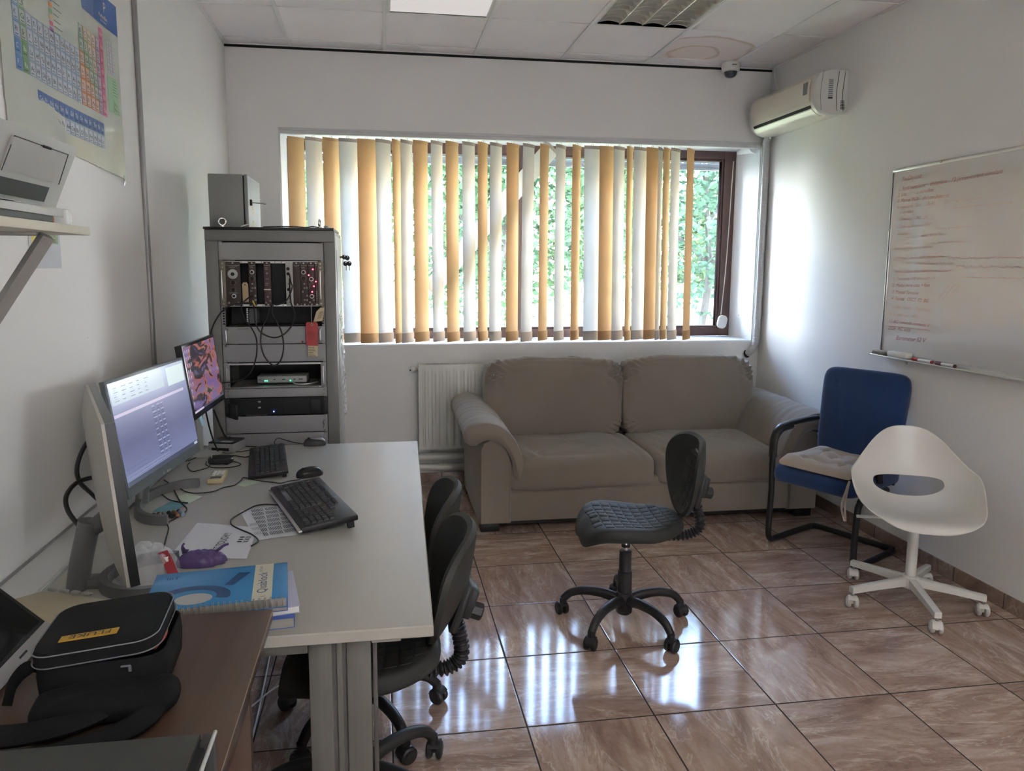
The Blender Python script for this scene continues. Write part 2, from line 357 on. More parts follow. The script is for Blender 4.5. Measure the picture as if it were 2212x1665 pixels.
# added double door behind the viewer; frosted panes let in fill daylight
def frost():
    m = bpy.data.materials.new('frosted_fill_door_glass'); m.use_nodes = True; nt = m.node_tree; nt.nodes.clear(); L = nt.links.new
    t = N(nt, 'ShaderNodeBsdfTranslucent', inp={0: (.25, .243, .235, 1)}); d = N(nt, 'ShaderNodeBsdfDiffuse', inp={0: (.4, .4, .4, 1)}); a = N(nt, 'ShaderNodeAddShader'); o = N(nt, 'ShaderNodeOutputMaterial')
    nz = N(nt, 'ShaderNodeTexNoise', inp={'Scale': 40.}); bp = N(nt, 'ShaderNodeBump', inp={'Strength': .2}); L(nz.outputs['Fac'], bp.inputs['Height']); L(bp.outputs[0], d.inputs['Normal'])
    L(t.outputs[0], a.inputs[0]); L(d.outputs[0], a.inputs[1]); L(a.outputs[0], o.inputs[0]); return m
b = MB(); xm = (DX0+DX1)/2
for x0, x1 in ((DX0, DX0+.07), (xm-.07, xm), (xm, xm+.07), (DX1-.07, DX1)): b.bb((x0, YF-.09, .0), (x1, YF-.04, 2.08), M_white, .003)
for x0, x1 in ((DX0+.07, xm-.07), (xm+.07, DX1-.07)): b.bb((x0, YF-.09, 0), (x1, YF-.04, .12), M_white, .003); b.bb((x0, YF-.09, 2.0), (x1, YF-.04, 2.08), M_white, .003)
door = struct(b.build('fill_door_1'))
for x0, x1 in ((DX0+.06, xm-.06), (xm+.06, DX1-.06)):
    p = MB(); p.bb((x0, YF-.068, .11), (x1, YF-.067, 2.01), MATS.setdefault('frost', None) or MATS.__setitem__('frost', frost()) or MATS['frost']); p.build('pane', door)
p = MB(); p.tube([(xm-.035, YF-.04, 1.05), (xm-.035, YF+.0, 1.05), (xm-.14, YF+.0, 1.05)], .009, M_al_, 10, 3); p.build('handle', door)
# suspended ceiling: tiles in a T-bar grid with the recesses of two light fittings
M_tile = pm('mineral_ceiling_tile', (.86, .82, .825), .9, var=.05, scale=3., bump=.6, bscale=260.)
M_tbar = pm('white_t_bar', (.82, .80, .79), .45)
def stain_mat():
    m = M_tile.copy(); m.name = 'water_stained_tile'; nt = m.node_tree; L = nt.links.new; b_ = nt.nodes['Principled BSDF']
    src = b_.inputs['Base Color'].links[0].from_socket; tc = [n for n in nt.nodes if n.type == 'TEX_COORD'][0]
    mp = N(nt, 'ShaderNodeMapping'); mp.inputs['Location'].default_value = (-2.12, -4.93, -2.95); L(tc.outputs['Object'], mp.inputs[0])
    nz = N(nt, 'ShaderNodeTexNoise', inp={'Scale': 5.}); L(tc.outputs['Object'], nz.inputs['Vector']); va = N(nt, 'ShaderNodeVectorMath', operation='MULTIPLY_ADD'); L(nz.outputs['Color'], va.inputs[0]); va.inputs[1].default_value = (.1, .1, 0); L(mp.outputs[0], va.inputs[2])
    ln = N(nt, 'ShaderNodeVectorMath', operation='LENGTH'); L(va.outputs[0], ln.inputs[0]); cr = N(nt, 'ShaderNodeValToRGB'); e = cr.color_ramp.elements
    e[0].position = 0; e[0].color = (.86, .78, .70, 1); e[1].position = .42; e[1].color = (1, 1, 1, 1)
    for p, c in ((.14, (.90, .83, .76, 1)), (.17, (.70, .57, .47, 1)), (.185, (.92, .86, .8, 1)), (.34, (.93, .89, .85, 1)), (.37, (.72, .60, .50, 1)), (.385, (1, 1, 1, 1))): x = e.new(p); x.color = c
    mx = N(nt, 'ShaderNodeMixRGB', blend_type='MULTIPLY', inp={0: 1.}); L(ln.outputs['Value'], cr.inputs[0]); L(src, mx.inputs[1]); L(cr.outputs[0], mx.inputs[2]); L(mx.outputs[0], b_.inputs['Base Color']); return m
M_stain = stain_mat()
GX = [XL]+[-.563+.6*i for i in range(6)]+[XR]; GY = [YF]+[4.411+.6*j for j in range(-11, 2)]+[YB]
holes = {(2, 11): 'panel', (4, 11): 'louvre'}
b = MB(); TB = .012
for i in range(len(GX)-1):
    for j in range(len(GY)-1):
        x0, x1, y0, y1 = GX[i], GX[i+1], GY[j], GY[j+1]
        if abs(y1-4.411) < .01 and (abs(x0-.037) < .01 or abs(x0-1.237) < .01): continue
        dz = rng.uniform(0, .002)
        b.bb((x0+.002, y0+.002, ZC+.001+dz), (x1-.002, y1-.002, ZC+.016), M_stain if (abs(x0-1.837) < .01 and abs(y0-4.411) < .01) else M_tile)
b.bb((XL, YF, ZC+.14), (XR, YB, ZC+.15), M_dark)
for x in GX[1:-1]: b.bb((x-TB, YF, ZC-.005), (x+TB, YB-.012, ZC+.003), M_tbar, .001)
for y in GY[1:-1]:
    for i in range(len(GX)-1): b.bb((GX[i]+(TB if i else 0), y-.008, ZC-.003), (GX[i+1]-TB, y+.008, ZC+.002), M_tbar)
struct(b.build('ceiling'))
b = MB(); b.bb((XL, YB-.020, ZC-.006), (XR, YB-.004, ZC+.0), M_tbar); b.bb((XL, YF, ZC-.006), (XL+.020, YB-.02, ZC), M_tbar); b.bb((XR-.020, YF, ZC-.006), (XR, YB-.02, ZC), M_tbar)
b.bb((XL, YB-.006, ZC-.020), (XR, YB, ZC-.004), M_dark); struct(b.build('trim_2'))
# window frame, panes and lowered shutter
M_frame = pm('brown_window_frame', srgb(96, 74, 70), .42, var=.1); M_shut = pm('grey_shutter_slat', srgb(140, 143, 145), .5)
def glass_mat():
    m = bpy.data.materials.new('window_glass'); m.use_nodes = True; nt = m.node_tree; nt.nodes.clear(); L = nt.links.new
    t = N(nt, 'ShaderNodeBsdfTransparent', inp={0: (.95, .965, .965, 1)}); g = N(nt, 'ShaderNodeBsdfGlossy', inp={'Roughness': .02}); f = N(nt, 'ShaderNodeFresnel', inp={'IOR': 1.45})
    x = N(nt, 'ShaderNodeMixShader'); o = N(nt, 'ShaderNodeOutputMaterial'); nz = N(nt, 'ShaderNodeTexNoise', inp={'Scale': 3.}); bp = N(nt, 'ShaderNodeBump', inp={'Strength': .02}); L(nz.outputs['Fac'], bp.inputs['Height']); L(bp.outputs[0], g.inputs['Normal'])
    L(f.outputs[0], x.inputs[0]); L(t.outputs[0], x.inputs[1]); L(g.outputs[0], x.inputs[2]); L(x.outputs[0], o.inputs[0]); return m
M_glass = glass_mat()
b = MB(); fx0, fx1 = WX0+.004, WX1-.004; y0, y1 = WY, WY+.07; ft, fb = WZ1-.004, WZ0+.006; fw = .062
b.bb((fx0, y0, fb), (fx0+fw, y1, ft), M_frame, .005); b.bb((fx1-.095, y0, fb), (fx1, y1, ft), M_frame, .005)
b.bb((fx0+fw, y0, fb), (fx1-.095, y1, fb+.066), M_frame, .005); b.bb((fx0+fw, y0, ft-.062), (fx1-.095, y1, ft), M_frame, .005)
b.bb((1.010, y0-.004, fb+.066), (1.060, y1, ft-.062), M_frame, .005)
for x0, x1 in ((fx0+fw, 1.010), (1.060, fx1-.095)):      # glazing beads of each light
    b.bb((x0, y0+.012, fb+.066), (x0+.018, y1-.01, ft-.062), M_frame, .003); b.bb((x1-.018, y0+.012, fb+.066), (x1, y1-.01, ft-.062), M_frame, .003)
    b.bb((x0+.018, y0+.012, fb+.066), (x1-.018, y1-.01, fb+.082), M_frame, .003); b.bb((x0+.018, y0+.012, ft-.078), (x1-.018, y1-.01, ft-.062), M_frame, .003)
win = struct(b.build('window_1'))
for x0, x1 in ((fx0+fw+.01, 1.018), (1.052, fx1-.10)):
    p = MB(); p.bb((x0, y0+.030, fb+.072), (x1, y0+.034, ft-.068), M_glass); p.build('pane', win)
p = MB()
for k in range(3): p.bb((fx0, y1+.04, 2.315+k*.042), (fx1, y1+.052, 2.315+k*.042+.039), M_shut, .004)
p.bb((fx0, y1+.035, 2.300), (fx1, y1+.057, 2.316), M_shut, .003); p.build('roller_shutter', win)
p = MB(); p.prism([(x*1.0, z) for x, z in rrect(.075, .105, .034, 6)], 0, .03, M_white, frame((2.655, WY-.032, 1.115), (.97, 0, -.2), (.2, 0, 1)), bev=.006)
p.bb((2.684, WY-.012, 1.15), (2.692, WY-.006, 1.16), M_white); p.tube([(2.66, WY-.01, 1.17), (2.69, WY-.004, 1.6), (2.712, WY-.004, 2.36)], (lambda t: (.0012, .004)), M_white, 6, 3); p.build('shutter_strap_winder', win)
# ------------------------------------------------------------------ garden beyond the window
M_grass = pm('sunny_lawn', (.17, .18, .085), .9, var=.35, scale=2.5, bump=.8, bscale=40.)
M_bark = pm('grey_tree_bark', (.028, .025, .022), .9, var=.3, scale=14., bump=1., bscale=40.)
def leaf_mat(name, col):
    m = bpy.data.materials.new(name); m.use_nodes = True; nt = m.node_tree; nt.nodes.clear(); L = nt.links.new
    d = N(nt, 'ShaderNodeBsdfDiffuse'); t = N(nt, 'ShaderNodeBsdfTranslucent'); x = N(nt, 'ShaderNodeMixShader', inp={0: .45}); o = N(nt, 'ShaderNodeOutputMaterial')
    tc = N(nt, 'ShaderNodeTexCoord'); nz = N(nt, 'ShaderNodeTexNoise', inp={'Scale': 3., 'Detail': 3.}); L(tc.outputs['Object'], nz.inputs['Vector'])
    cr = N(nt, 'ShaderNodeValToRGB'); e = cr.color_ramp.elements; e[0].position = .35; e[0].color = (*[c*.6 for c in col], 1); e[1].position = .65; e[1].color = (*[min(1, c*1.4) for c in col], 1); L(nz.outputs['Fac'], cr.inputs[0])
    L(cr.outputs[0], d.inputs[0]); L(cr.outputs[0], t.inputs[0]); L(d.outputs[0], x.inputs[1]); L(t.outputs[0], x.inputs[2]); L(x.outputs[0], o.inputs[0]); return m
M_leaf = leaf_mat('broad_green_leaf', (.042, .078, .040)); M_leaf2 = leaf_mat('yellow_green_leaf', (.062, .092, .044)); M_leaf3 = leaf_mat('blue_green_leaf', (.044, .078, .052))
b = MB(); b.surf(lambda u, v: (-70+150*u, YB+.65+v*110, -.35+.25*math.sin(u*9)*v), 30, 30, M_grass); lawn = struct(b.build('ground'))
def tree(name, label, x, y, h, crown, n, leaf, size, seed, group=None, low=.25, trunk=.16):
    R = random.Random(seed); t = thing(name, label, 'tree', (x, y, -.35), 0, group)
    tb = MB(); tips = []
    def branch(p, d, L, r, lev):
        pts = [p]; q = p.copy(); dd = d.copy()
        for k in range(4):
            dd = (dd+Vector((R.uniform(-.2, .2), R.uniform(-.2, .2), R.uniform(-.02, .12)))).normalized(); q = q+dd*L/4; pts.append(q.copy())
        tb.tube(pts, lambda s: r*(1-.6*s), M_bark, 6, 2); tips.append(pts[-1]); tips.append(pts[2])
        if lev < 3:
            for k in range(4 if lev == 0 else 3):
                s = R.choice(pts[2:]); a = R.uniform(0, 2*PI); branch(s, (dd*.5+Vector((math.cos(a), math.sin(a), R.uniform(-.1, .6)))).normalized(), L*R.uniform(.5, .72), r*.45, lev+1)
    branch(Vector((0, 0, 0)), Vector((R.uniform(-.1, .1), 0, 1)), h*.6, trunk, 0)
    tb.build('trunk', t)
    fb_ = MB(); vs = []; fs = []
    cen = [Vector((p.x*1., p.y, max(p.z, h*low))) for p in tips]
    for k in range(n):
        if k % 3: c = R.choice(cen)+Vector((R.gauss(0, crown*.10), R.gauss(0, crown*.10), R.gauss(0, crown*.10)))
        else:
            q = Vector((R.gauss(0, 1), R.gauss(0, 1), R.gauss(0, 1))).normalized()*R.uniform(.5, 1)**.5
            c = Vector((q.x*crown*.5, q.y*crown*.5, h*(low+1)/2+q.z*h*(1-low)/2)); c += Vector((mnoise.noise(c*1.3), 0, mnoise.noise(c*1.3+Vector((9, 9, 9)))))*1.2
        s = size*R.uniform(.6, 1.3); a = Vector((R.gauss(0, 1), R.gauss(0, 1), R.gauss(0, .6))).normalized()*s; bb_ = a.orthogonal().normalized(); bb_ = (Matrix.Rotation(R.uniform(0, 6), 3, a.normalized()) @ bb_)*s*.55
        o = len(vs); vs += [c-a, c+bb_, c+a*1.1, c-bb_]; fs.append((o, o+1, o+2, o+3))
    fb_.add(vs, fs, leaf); 
    me = fb_
    f = bpy.data.meshes.new('foliage'); f.from_pydata([tuple(v) for v in vs], [], fs); f.materials.append(leaf); ob = bpy.data.objects.new('foliage', f); C.objects.link(ob); ob.parent = t
    return t
tree('maple_tree', 'leafy green tree close outside the window behind the vertical blinds', 1.7, 11.5, 4.6, 3.4, 9000, M_leaf, .075, 3, low=.22, trunk=.10)
tree('maple_tree', 'leafy tree outside, seen through gaps left of the window mullion', -1.6, 13.0, 5.0, 3.6, 9000, M_leaf2, .08, 5, low=.18, trunk=.11)
tree('garden_tree', 'blue-green tree seen through the uncovered right end of the window', 7.6, 17.0, 6.6, 5.2, 13000, M_leaf3, .10, 8, low=.10, trunk=.12)
FT = ['distant round green tree beyond the lawn, leftmost outside the window', 'distant yellow-green tree beyond the lawn, second from the left', 'distant blue-green tree beyond the lawn, left of the window mullion', 'distant dark green tree beyond the lawn, right of the window mullion', 'distant pale tree beyond the lawn, seen by the uncovered window end', 'distant tree beyond the lawn, rightmost seen through the window']
for i, (x, y, h, m) in enumerate([(-9.5, 44, 7, M_leaf), (-2, 44, 8, M_leaf2), (5.5, 46, 7.5, M_leaf3), (13, 44, 8, M_leaf), (20.5, 46, 7, M_leaf2), (28, 46, 8, M_leaf3)]):
    tree('garden_tree', FT[i], x, y, h, 4.6, 5000, m, .28, 20+i, 'distant trees beyond the lawn', low=.05, trunk=.22)
# ------------------------------------------------------------------ vertical blind, fallen slat, hose, wall unit, camera dome, lights
def slat_mat(name, col, tr, t2):
    m = bpy.data.materials.new(name); m.use_nodes = True; nt = m.node_tree; nt.nodes.clear(); L = nt.links.new
    tc = N(nt, 'ShaderNodeTexCoord'); wv = N(nt, 'ShaderNodeTexWave', bands_direction='Z', inp={'Scale': 90., 'Distortion': .6}); L(tc.outputs['Object'], wv.inputs['Vector'])
    nz = N(nt, 'ShaderNodeTexNoise', inp={'Scale': 5., 'Detail': 3.}); L(tc.outputs['Object'], nz.inputs['Vector'])
    mr = N(nt, 'ShaderNodeMapRange', inp={'To Min': .9, 'To Max': 1.1}); L(nz.outputs['Fac'], mr.inputs[0])
    def tint(c):
        v = N(nt, 'ShaderNodeVectorMath', operation='SCALE'); v.inputs[0].default_value = c; L(mr.outputs[0], v.inputs['Scale']); return v.outputs[0]
    d = N(nt, 'ShaderNodeBsdfDiffuse'); t = N(nt, 'ShaderNodeBsdfTranslucent'); L(tint(col), d.inputs[0]); L(tint(tr), t.inputs[0])
    a = N(nt, 'ShaderNodeAddShader'); L(d.outputs[0], a.inputs[0]); L(t.outputs[0], a.inputs[1]); o = N(nt, 'ShaderNodeOutputMaterial'); L(a.outputs[0], o.inputs[0])
    bp = N(nt, 'ShaderNodeBump', inp={'Strength': .15, 'Distance': .0005}); L(wv.outputs['Fac'], bp.inputs['Height']); L(bp.outputs[0], d.inputs['Normal']); return m
M_so = slat_mat('orange_blind_fabric', (.62, .42, .22), (.190, .142, .090), 0); M_sw = slat_mat('cream_blind_fabric', (.62, .61, .58), (.255, .262, .262), 0)
M_soh = slat_mat('orange_blind_hem', (.50, .30, .14), (.11, .055, .018), 0); M_swh = slat_mat('cream_blind_hem', (.50, .46, .42), (.085, .075, .065), 0)
M_rail = pm('white_aluminium_rail', (.62, .62, .62), .4)
SL = [(-0.554, 0.66, 'o'), (-0.439, 0.66, 'w'), (-0.327, 0.66, 'o'), (-0.214, 0.35, 'w'), (-0.092, 0.3, 'o'), (0.019, 0.64, 'w'), (0.105, 1.08, 'o'), (0.175, 0.84, 'w'), (0.269, 0.64, 'o'), (0.38, 0.82, 'w'), (0.485, 0.75, 'o'), (0.599, 0.74, 'w'), (0.698, 0.91, 'o'), (0.791, 0.68, 'w'), (0.908, 0.68, 'o'), (1.021, 0.72, 'w'), (1.134, 0.84, 'o'), (1.25, 0.79, 'w'), (1.365, 0.81, 'o'), (1.479, 0.15, 'w'), (1.585, 0.38, 'o'), (1.675, 0.64, 'w'), (1.755, 0.86, 'o'), (1.831, 0.43, 'w'), (1.922, 0.53, 'o'), (1.982, 0.94, 'w'), (2.03, 0.80, 'o'), (2.096, 0.68, 'w'), (2.21, 0.72, 'o')]
BY = 5.187
bl = thing('vertical_blind', 'vertical blind with alternating orange and cream slats hanging across the window', 'blind', (1.04, BY, 2.43))
b = MB(); b.bb((-.652, 5.158, 2.402), (2.735, 5.205, 2.436), M_rail, .004); b.bb((-.652, 5.150, 2.428), (2.738, 5.158, 2.442), M_rail, .002); b.bb((2.70, 5.156, 2.400), (2.738, 5.207, 2.438), M_white, .006)
b.build('head_rail', bl, world=True)
def slat(b, M, H, o):
    ma, mh = (M_so, M_soh) if o else (M_sw, M_swh)
    cv = lambda x: -.007*(1-(x/.0635)**2)
    b.slab(lambda u, v: (-.0635+.127*u, cv(-.0635+.127*u), -H*v), .0006, 9, 8, ma, M)
    b.slab(lambda u, v: (-.0640+.128*u, cv(-.0635+.127*u)-.0015, -H+.068-.068*v), .004, 9, 3, mh, M)
    b.slab(lambda u, v: (-.0640+.128*u, cv(-.0635+.127*u)-.001, .002-.022*v), .0026, 9, 2, mh if not o else ma, M)
hooks = []
for i, (x, th, c) in enumerate(SL):
    tw = rng.uniform(-.04, .04); lean = -.012 if i > 18 else rng.uniform(-.006, .006)
    M = Tr(x, BY, 2.385) @ Ry(lean) @ Rz(th+tw); b = MB(); slat(b, M, 1.372+rng.uniform(-.004, .004), c == 'o')
    o = b.build('slat', bl, world=True); o['label'] = 'orange fabric slat' if c == 'o' else 'cream fabric slat'
    h = MB(); h.tube([(x-.006, BY, 2.385), (x-.007, BY, 2.397), (x, BY, 2.405), (x+.007, BY, 2.397), (x+.006, BY, 2.385)], .0016, M_white, 6, 3); h.build('hook', o, world=True)
b = MB()
for i in range(len(SL)-1):
    for s in (1,):
        x0, t0, _ = SL[i]; x1, t1, _ = SL[i+1]; p = Vector((x0+.05*math.cos(t0), BY+.05*math.sin(t0)-.012, 1.03)); q = Vector((x1-.05*math.cos(t1), BY-.05*math.sin(t1)-.012, 1.03))
        b.tube([p, (p+q)/2+Vector((0, 0, -.014)), q], .0011, M_white, 5, 4)
b.build('bead_chain', bl, world=True)
b = MB()
for k in range(110): b.box((-.650, 5.148, 2.40-k*.0125), (.0042, .0042, .0042), M_white, .0015, seg=1)
b.tube([(-.650, 5.148, 2.40), (-.650, 5.148, 1.03)], .0012, M_white, 5, 1); o = b.build('control_chain', bl, world=True); o['kind'] = 'stuff'
b = MB(); d = Vector((.355-1.225, 0, 1.40-2.40)); L_ = d.length; ang = math.atan2(-d.x, -d.z)
M = Tr(1.225, 5.335, 2.395) @ Ry(ang) @ Rz(.10); slat(b, M, 1.36, False); tag(b.build('blind_slat'), 'loose cream slat leaning diagonally behind the other slats of the window blind', 'blind slat')
# security dome
t = thing('dome_camera', 'small white dome security camera on the ceiling near the window wall', 'camera', (2.42, 5.045, ZC-.004))
b = MB(); b.lathe([(.0, 0), (.062, 0), (.063, -.030), (.060, -.036), (.058, -.037)], M_white, n=32); b.lathe([(.052, -.036), (.061, -.037), (.060, -.052), (.050, -.058), (.046, -.058)], M_white, n=32); b.bb((-.02, -.0645, -.024), (.012, -.0615, -.020), M_ink); b.build('housing', t)
b = MB(); b.lathe([(.046, -.054), (.045, -.066), (.040, -.081), (.030, -.092), (.014, -.0985), (0, -.100)], pm('smoked_dome', (.03, .035, .05), .08, coat=1.), n=32); b.build('lens_dome', t)
# ceiling lights
t = thing('louvre_light', 'square ceiling light with curved mirror louvres', 'ceiling light', (1.537, 4.111, ZC))
b = MB(); w = .288
for a, c in (((-w, -w, -.004), (w, -w+.012, .10)), ((-w, w-.012, -.004), (w, w, .10)), ((-w, -w+.012, -.004), (-w+.012, w-.012, .10)), ((w-.012, -w+.012, -.004), (w, w-.012, .10))): b.bb(a, c, M_white, .002)
b.bb((-w, -w, .10), (w, w, .104), M_white); b.build('frame', t)
M_mir = pm('mirror_louvre', (.86, .83, .76), .28, .55)
b = MB()
for i in range(5):
    x = -w+.012+(2*w-.024)*i/4; b.prism([(x-.003, 0), (x-.014 if i else x, .05), (x+.014 if i < 4 else x, .05), (x+.003, 0)], -w+.014, w-.014, M_mir, frame((0, 0, 0), (1, 0, 0), (0, 0, 1)))
for i in range(4):
    for j in range(9):
        y = -w+.03+(2*w-.06)*j/8; x0 = -w+.016+(2*w-.032)*i/4+.004; x1 = -w+.016+(2*w-.032)*(i+1)/4-.004
        b.slab(lambda u, v: (x0+(x1-x0)*u, y+.013*math.sin(PI*v*.5)-.006+.010*math.sin(PI*u), .044*v+.016*math.sin(PI*u)*(1-v)), .0015, 9, 4, M_mir)
b.build('louvre_grid', t)
for i in range(4):
    p = MB(); x = -w+.012+(2*w-.024)*(i+.5)/4; p.cyl((x, -w+.03, .075), (x, w-.03, .075), .013, pm('unlit_tube_glass', (.78, .78, .76), .3)); p.build('lamp_tube', t)
t = thing('panel_light', 'flat square white panel light in the ceiling above the window', 'ceiling light', (.337, 4.111, ZC))
b = MB()
for a, c in (((-w, -w, -.006), (w, -w+.018, .02)), ((-w, w-.018, -.006), (w, w, .02)), ((-w, -w+.018, -.006), (-w+.018, w-.018, .02)), ((w-.018, -w+.018, -.006), (w, w-.018, .02))): b.bb(a, c, M_white, .003)
b.build('frame', t); b = MB(); b.bb((-w+.018, -w+.018, .0), (w-.018, w-.018, .008), em('dim_white_diffuser', (1, .93, .91), .17, .5)); b.build('diffuser', t)
for x_, y_, nm in ((.337, -.389, 'left'), (1.537, -.389, 'right'), (.937, -1.589, 'rear')):     # added lit panels, unseen behind the viewer, to fill the room with light
    t = thing('panel_light', 'added square fill light in the ceiling behind the viewer, '+nm+' one of three', 'ceiling light', (x_, y_, ZC-.022), 0, 'added fill panels in the ceiling behind the viewer'); b = MB(); b.bb((-.29, -.29, .004), (.29, .29, .017), M_white, .003); b.build('frame', t); b = MB(); b.bb((-.27, -.27, 0), (.27, .27, .004), em('fill_panel_diffuser', (1, .95, .90), FILL_PANEL, .5)); b.build('diffuser', t)
# split air conditioner on the right wall
t = thing('air_conditioner', 'beige wall air conditioner above the corner beside the window', 'air conditioner', (XR-.001, 4.64, 2.46))
M_ac = pm('cream_ac_front', (.72, .66, .57), .30, coat=.2); M_acs = pm('grey_white_ac_casing', (.60, .60, .57), .35)
prof = [(0, .008), (.05, 0), (.11, -.004), (.155, .008), (.190, .034), (.210, .075), (.216, .14), (.208, .205), (.186, .240), (.10, .262), (0, .258)]
def P2(pts): return [(-d, z) for d, z in pts]
FY = frame((0, 0, 0), (1, 0, 0), (0, 0, 1))           # prism along -y
b = MB(); b.prism(P2(prof), -.375, .375, M_ac, FY @ Tr(0, 0, 0), smooth=True); b.build('body', t)
for s, nm in ((1, 'near'), (-1, 'far')):
    b = MB(); q = [(d*1.0, z) for d, z in prof]; z0, z1 = (.375, .405) if s > 0 else (-.405, -.375)
    rs = []
    for k, (zz, sc) in enumerate(((z0, 1.004), (z0+.6*(z1-z0), 1.0), (z1, .975)) if s > 0 else ((z0, .975), (z0+.4*(z1-z0), 1.), (z1, 1.004))):
        rs.append([Vector((-d*sc, -zz, .13+(z-.13)*sc)) for d, z in q])
    b.rings(rs, M_acs, False); 
    if s > 0:
        for dx in (.165, .062, .022): b.tube([(-dx-.0, -.4055, .25-.0*dx), (-dx-.012, -.4065, .12), (-dx-.002, -.4055, .02)], .0009 if dx > .1 else .0016, M_ink, 5, 4)
        b.add([(-.13, -.4062, .205), (-.095, -.4062, .205), (-.095, -.4062, .085), (-.13, -.4062, .085)], [(0, 1, 2, 3)], pm('silver_rating_label', (.48, .49, .5), .35))
        for k in range(9): b.add([(-.127, -.4066, .198-k*.011), (-.100, -.4066, .198-k*.011), (-.100, -.4066, .194-k*.011), (-.127, -.4066, .194-k*.011)], [(0, 1, 2, 3)], M_ink)
        b.add([(-.128, -.4066, .100), (-.099, -.4066, .100), (-.099, -.4066, .089), (-.128, -.4066, .089)], [(0, 1, 2, 3)], M_ink)
        for k in range(6): b.add([(-.045, -.4066, .080-k*.009), (-.020+k*.001, -.4066, .080-k*.009), (-.020+k*.001, -.4066, .075-k*.009), (-.045, -.4066, .075-k*.009)], [(0, 1, 2, 3)], M_ink)
    b.build('end_cap', t)
b = MB(); b.slab(lambda u, v: (-.214-.006*math.sin(PI*v), -.355+.70*u, .078+.13*v), .006, 6, 8, M_ac); b.build('front_cover', t)
b = MB(); b.slab(lambda u, v: (-.224+.0008*abs(v-.5), -.340+.045*u, .125+.07*v), .003, 2, 3, pm('grey_display_window', (.22, .24, .25), .2)); b.build('display', t)
b = MB(); b.slab(lambda u, v: (-.2045+.012*v, -.345+.70*u, .058-.018*v), .004, 2, 3, M_dark); b.build('air_slot', t)
b = MB(); b.slab(lambda u, v: (-.196+.075*v, -.345+.70*u, .036-.040*math.sin(PI*v*.5)), .004, 12, 6, M_ac); b.build('air_vane', t)
b = MB(); b.text('Rotal', .016, M_ink, frame((-.2165, .33, .090), (0, -1, 0), (.0, 0, 1))); b.build('maker_mark', t)
# lagged pipe from the unit down the corner and into the wall
M_hose = pm('grey_wrapped_pipe_tape', (.50, .50, .50), .5, var=.2, scale=30., bump=.6, bscale=60., stretch=(1, 1, 3))
b = MB(); b.tube([(2.735, 5.06, 2.475), (2.74, 5.095, 2.43), (2.755, 5.115, 2.36), (2.757, 5.12, 2.1), (2.757, 5.12, 1.6), (2.755, 5.12, 1.12), (2.748, 5.115, 1.0), (2.722, 5.125, .93), (2.700, 5.15, .90)], lambda s: .024+.0015*math.sin(s*150), M_hose, 14, 12); b.cyl((2.700, 5.150, .900), (2.697, 5.156, .898), .030, M_dark)
tag(b.build('wrapped_pipe'), 'grey tape-wrapped pipe running down the corner from the air conditioner', 'pipe')
b = MB(); b.tube([(2.772, 5.10, 2.95), (2.760, 5.06, 2.86), (2.772, 5.02, 2.76), (2.775, 5.0, 2.715)], .006, M_white, 8, 8); tag(b.build('power_cable'), 'thin white cable from the ceiling corner to the air conditioner', 'cable')
# whiteboard
M_wb = pm('glossy_whiteboard_enamel', (.62, .62, .615), .12, var=.015, spec=.5, ior=2.3, bump=.12, bscale=2.2, coat=.3); M_al = pm('anodised_aluminium', (.62, .62, .61), .32, .7)
WBY0, WBY1, WBZ0, WBZ1 = 3.738, 2.24, 1.08, 2.06
t = thing('whiteboard', 'large whiteboard with faded red handwritten list on the right wall', 'whiteboard', (XR, (WBY0+WBY1)/2, WBZ0))
b = MB(); b.bb((XR-.014, WBY1, WBZ0), (XR-.003, WBY0, WBZ1), M_wb)
M_red = pm('faded_red_marker', (.52, .20, .17), .5, var=.4, scale=30.); M_red2 = pm('pale_red_marker', (.58, .34, .30), .5, var=.4, scale=30.); M_dred = pm('fresh_dark_red_marker', (.33, .10, .09), .5)
FW = frame((XR-.0148, WBY0-.03, WBZ1-.02), (0, -1, 0), (0, 0, 1))
def wl(y, x, t_, sz=.030, m=None): b.text(t_, sz, m or M_red2, FW @ Tr(x, -y, 0) @ Matrix.Rotation(rng.uniform(-.02, .03), 4, 'Z'), shear=.35)
def hand(y, x0, x1, m, amp=.008):
    pts = [(x0+(x1-x0)*k/int((x1-x0)/.006), -y+amp*mnoise.noise(Vector((k*.9, y*50, 0)))*1.6, .0003) for k in range(int((x1-x0)/.006)+1)]
    seg = []
    for p in pts:
        seg.append(p)
        if rng.random() < .10 and len(seg) > 3: b.tube(seg, (lambda s: (.0004, .0011)), m, 4, 2, M=FW, flat=(0, 0, 1)); seg = []
    if len(seg) > 3: b.tube(seg, (lambda s: (.0004, .0011)), m, 4, 2, M=FW, flat=(0, 0, 1))
wl(.035, .02, 'To Do List', .034, M_red); wl(.085, 0, '1. Scot ventilator - decuplare - P2 [xxxx-curent simulare', .030, M_red); wl(.115, 0, '2. Usa        - a dezvoltat.', .027, M_red); wl(.145, 0, '3. Manual BGR - afis/com.Externat', .027, M_red)
wl(.18, 0, '4. Aparat de Tara    20, A1,', .026); wl(.207, .03, 'a conditia', .026); wl(.24, 0, '5. Caracterist - BdC  Sel', .024); wl(.28, 0, '6. Capat cap minimal   PVC', .024); wl(.32, .02, 'and dimi-', .024)
wl(.335, .20, 'executie sau lucru', .024); wl(.40, 0, '8. cum vede nu stie (- nu mai)', .024); wl(.455, .0, '10 Calibre    4 point hala, sau mi pune', .024); wl(.48, .18, 'electrod masura la postativ', .024)
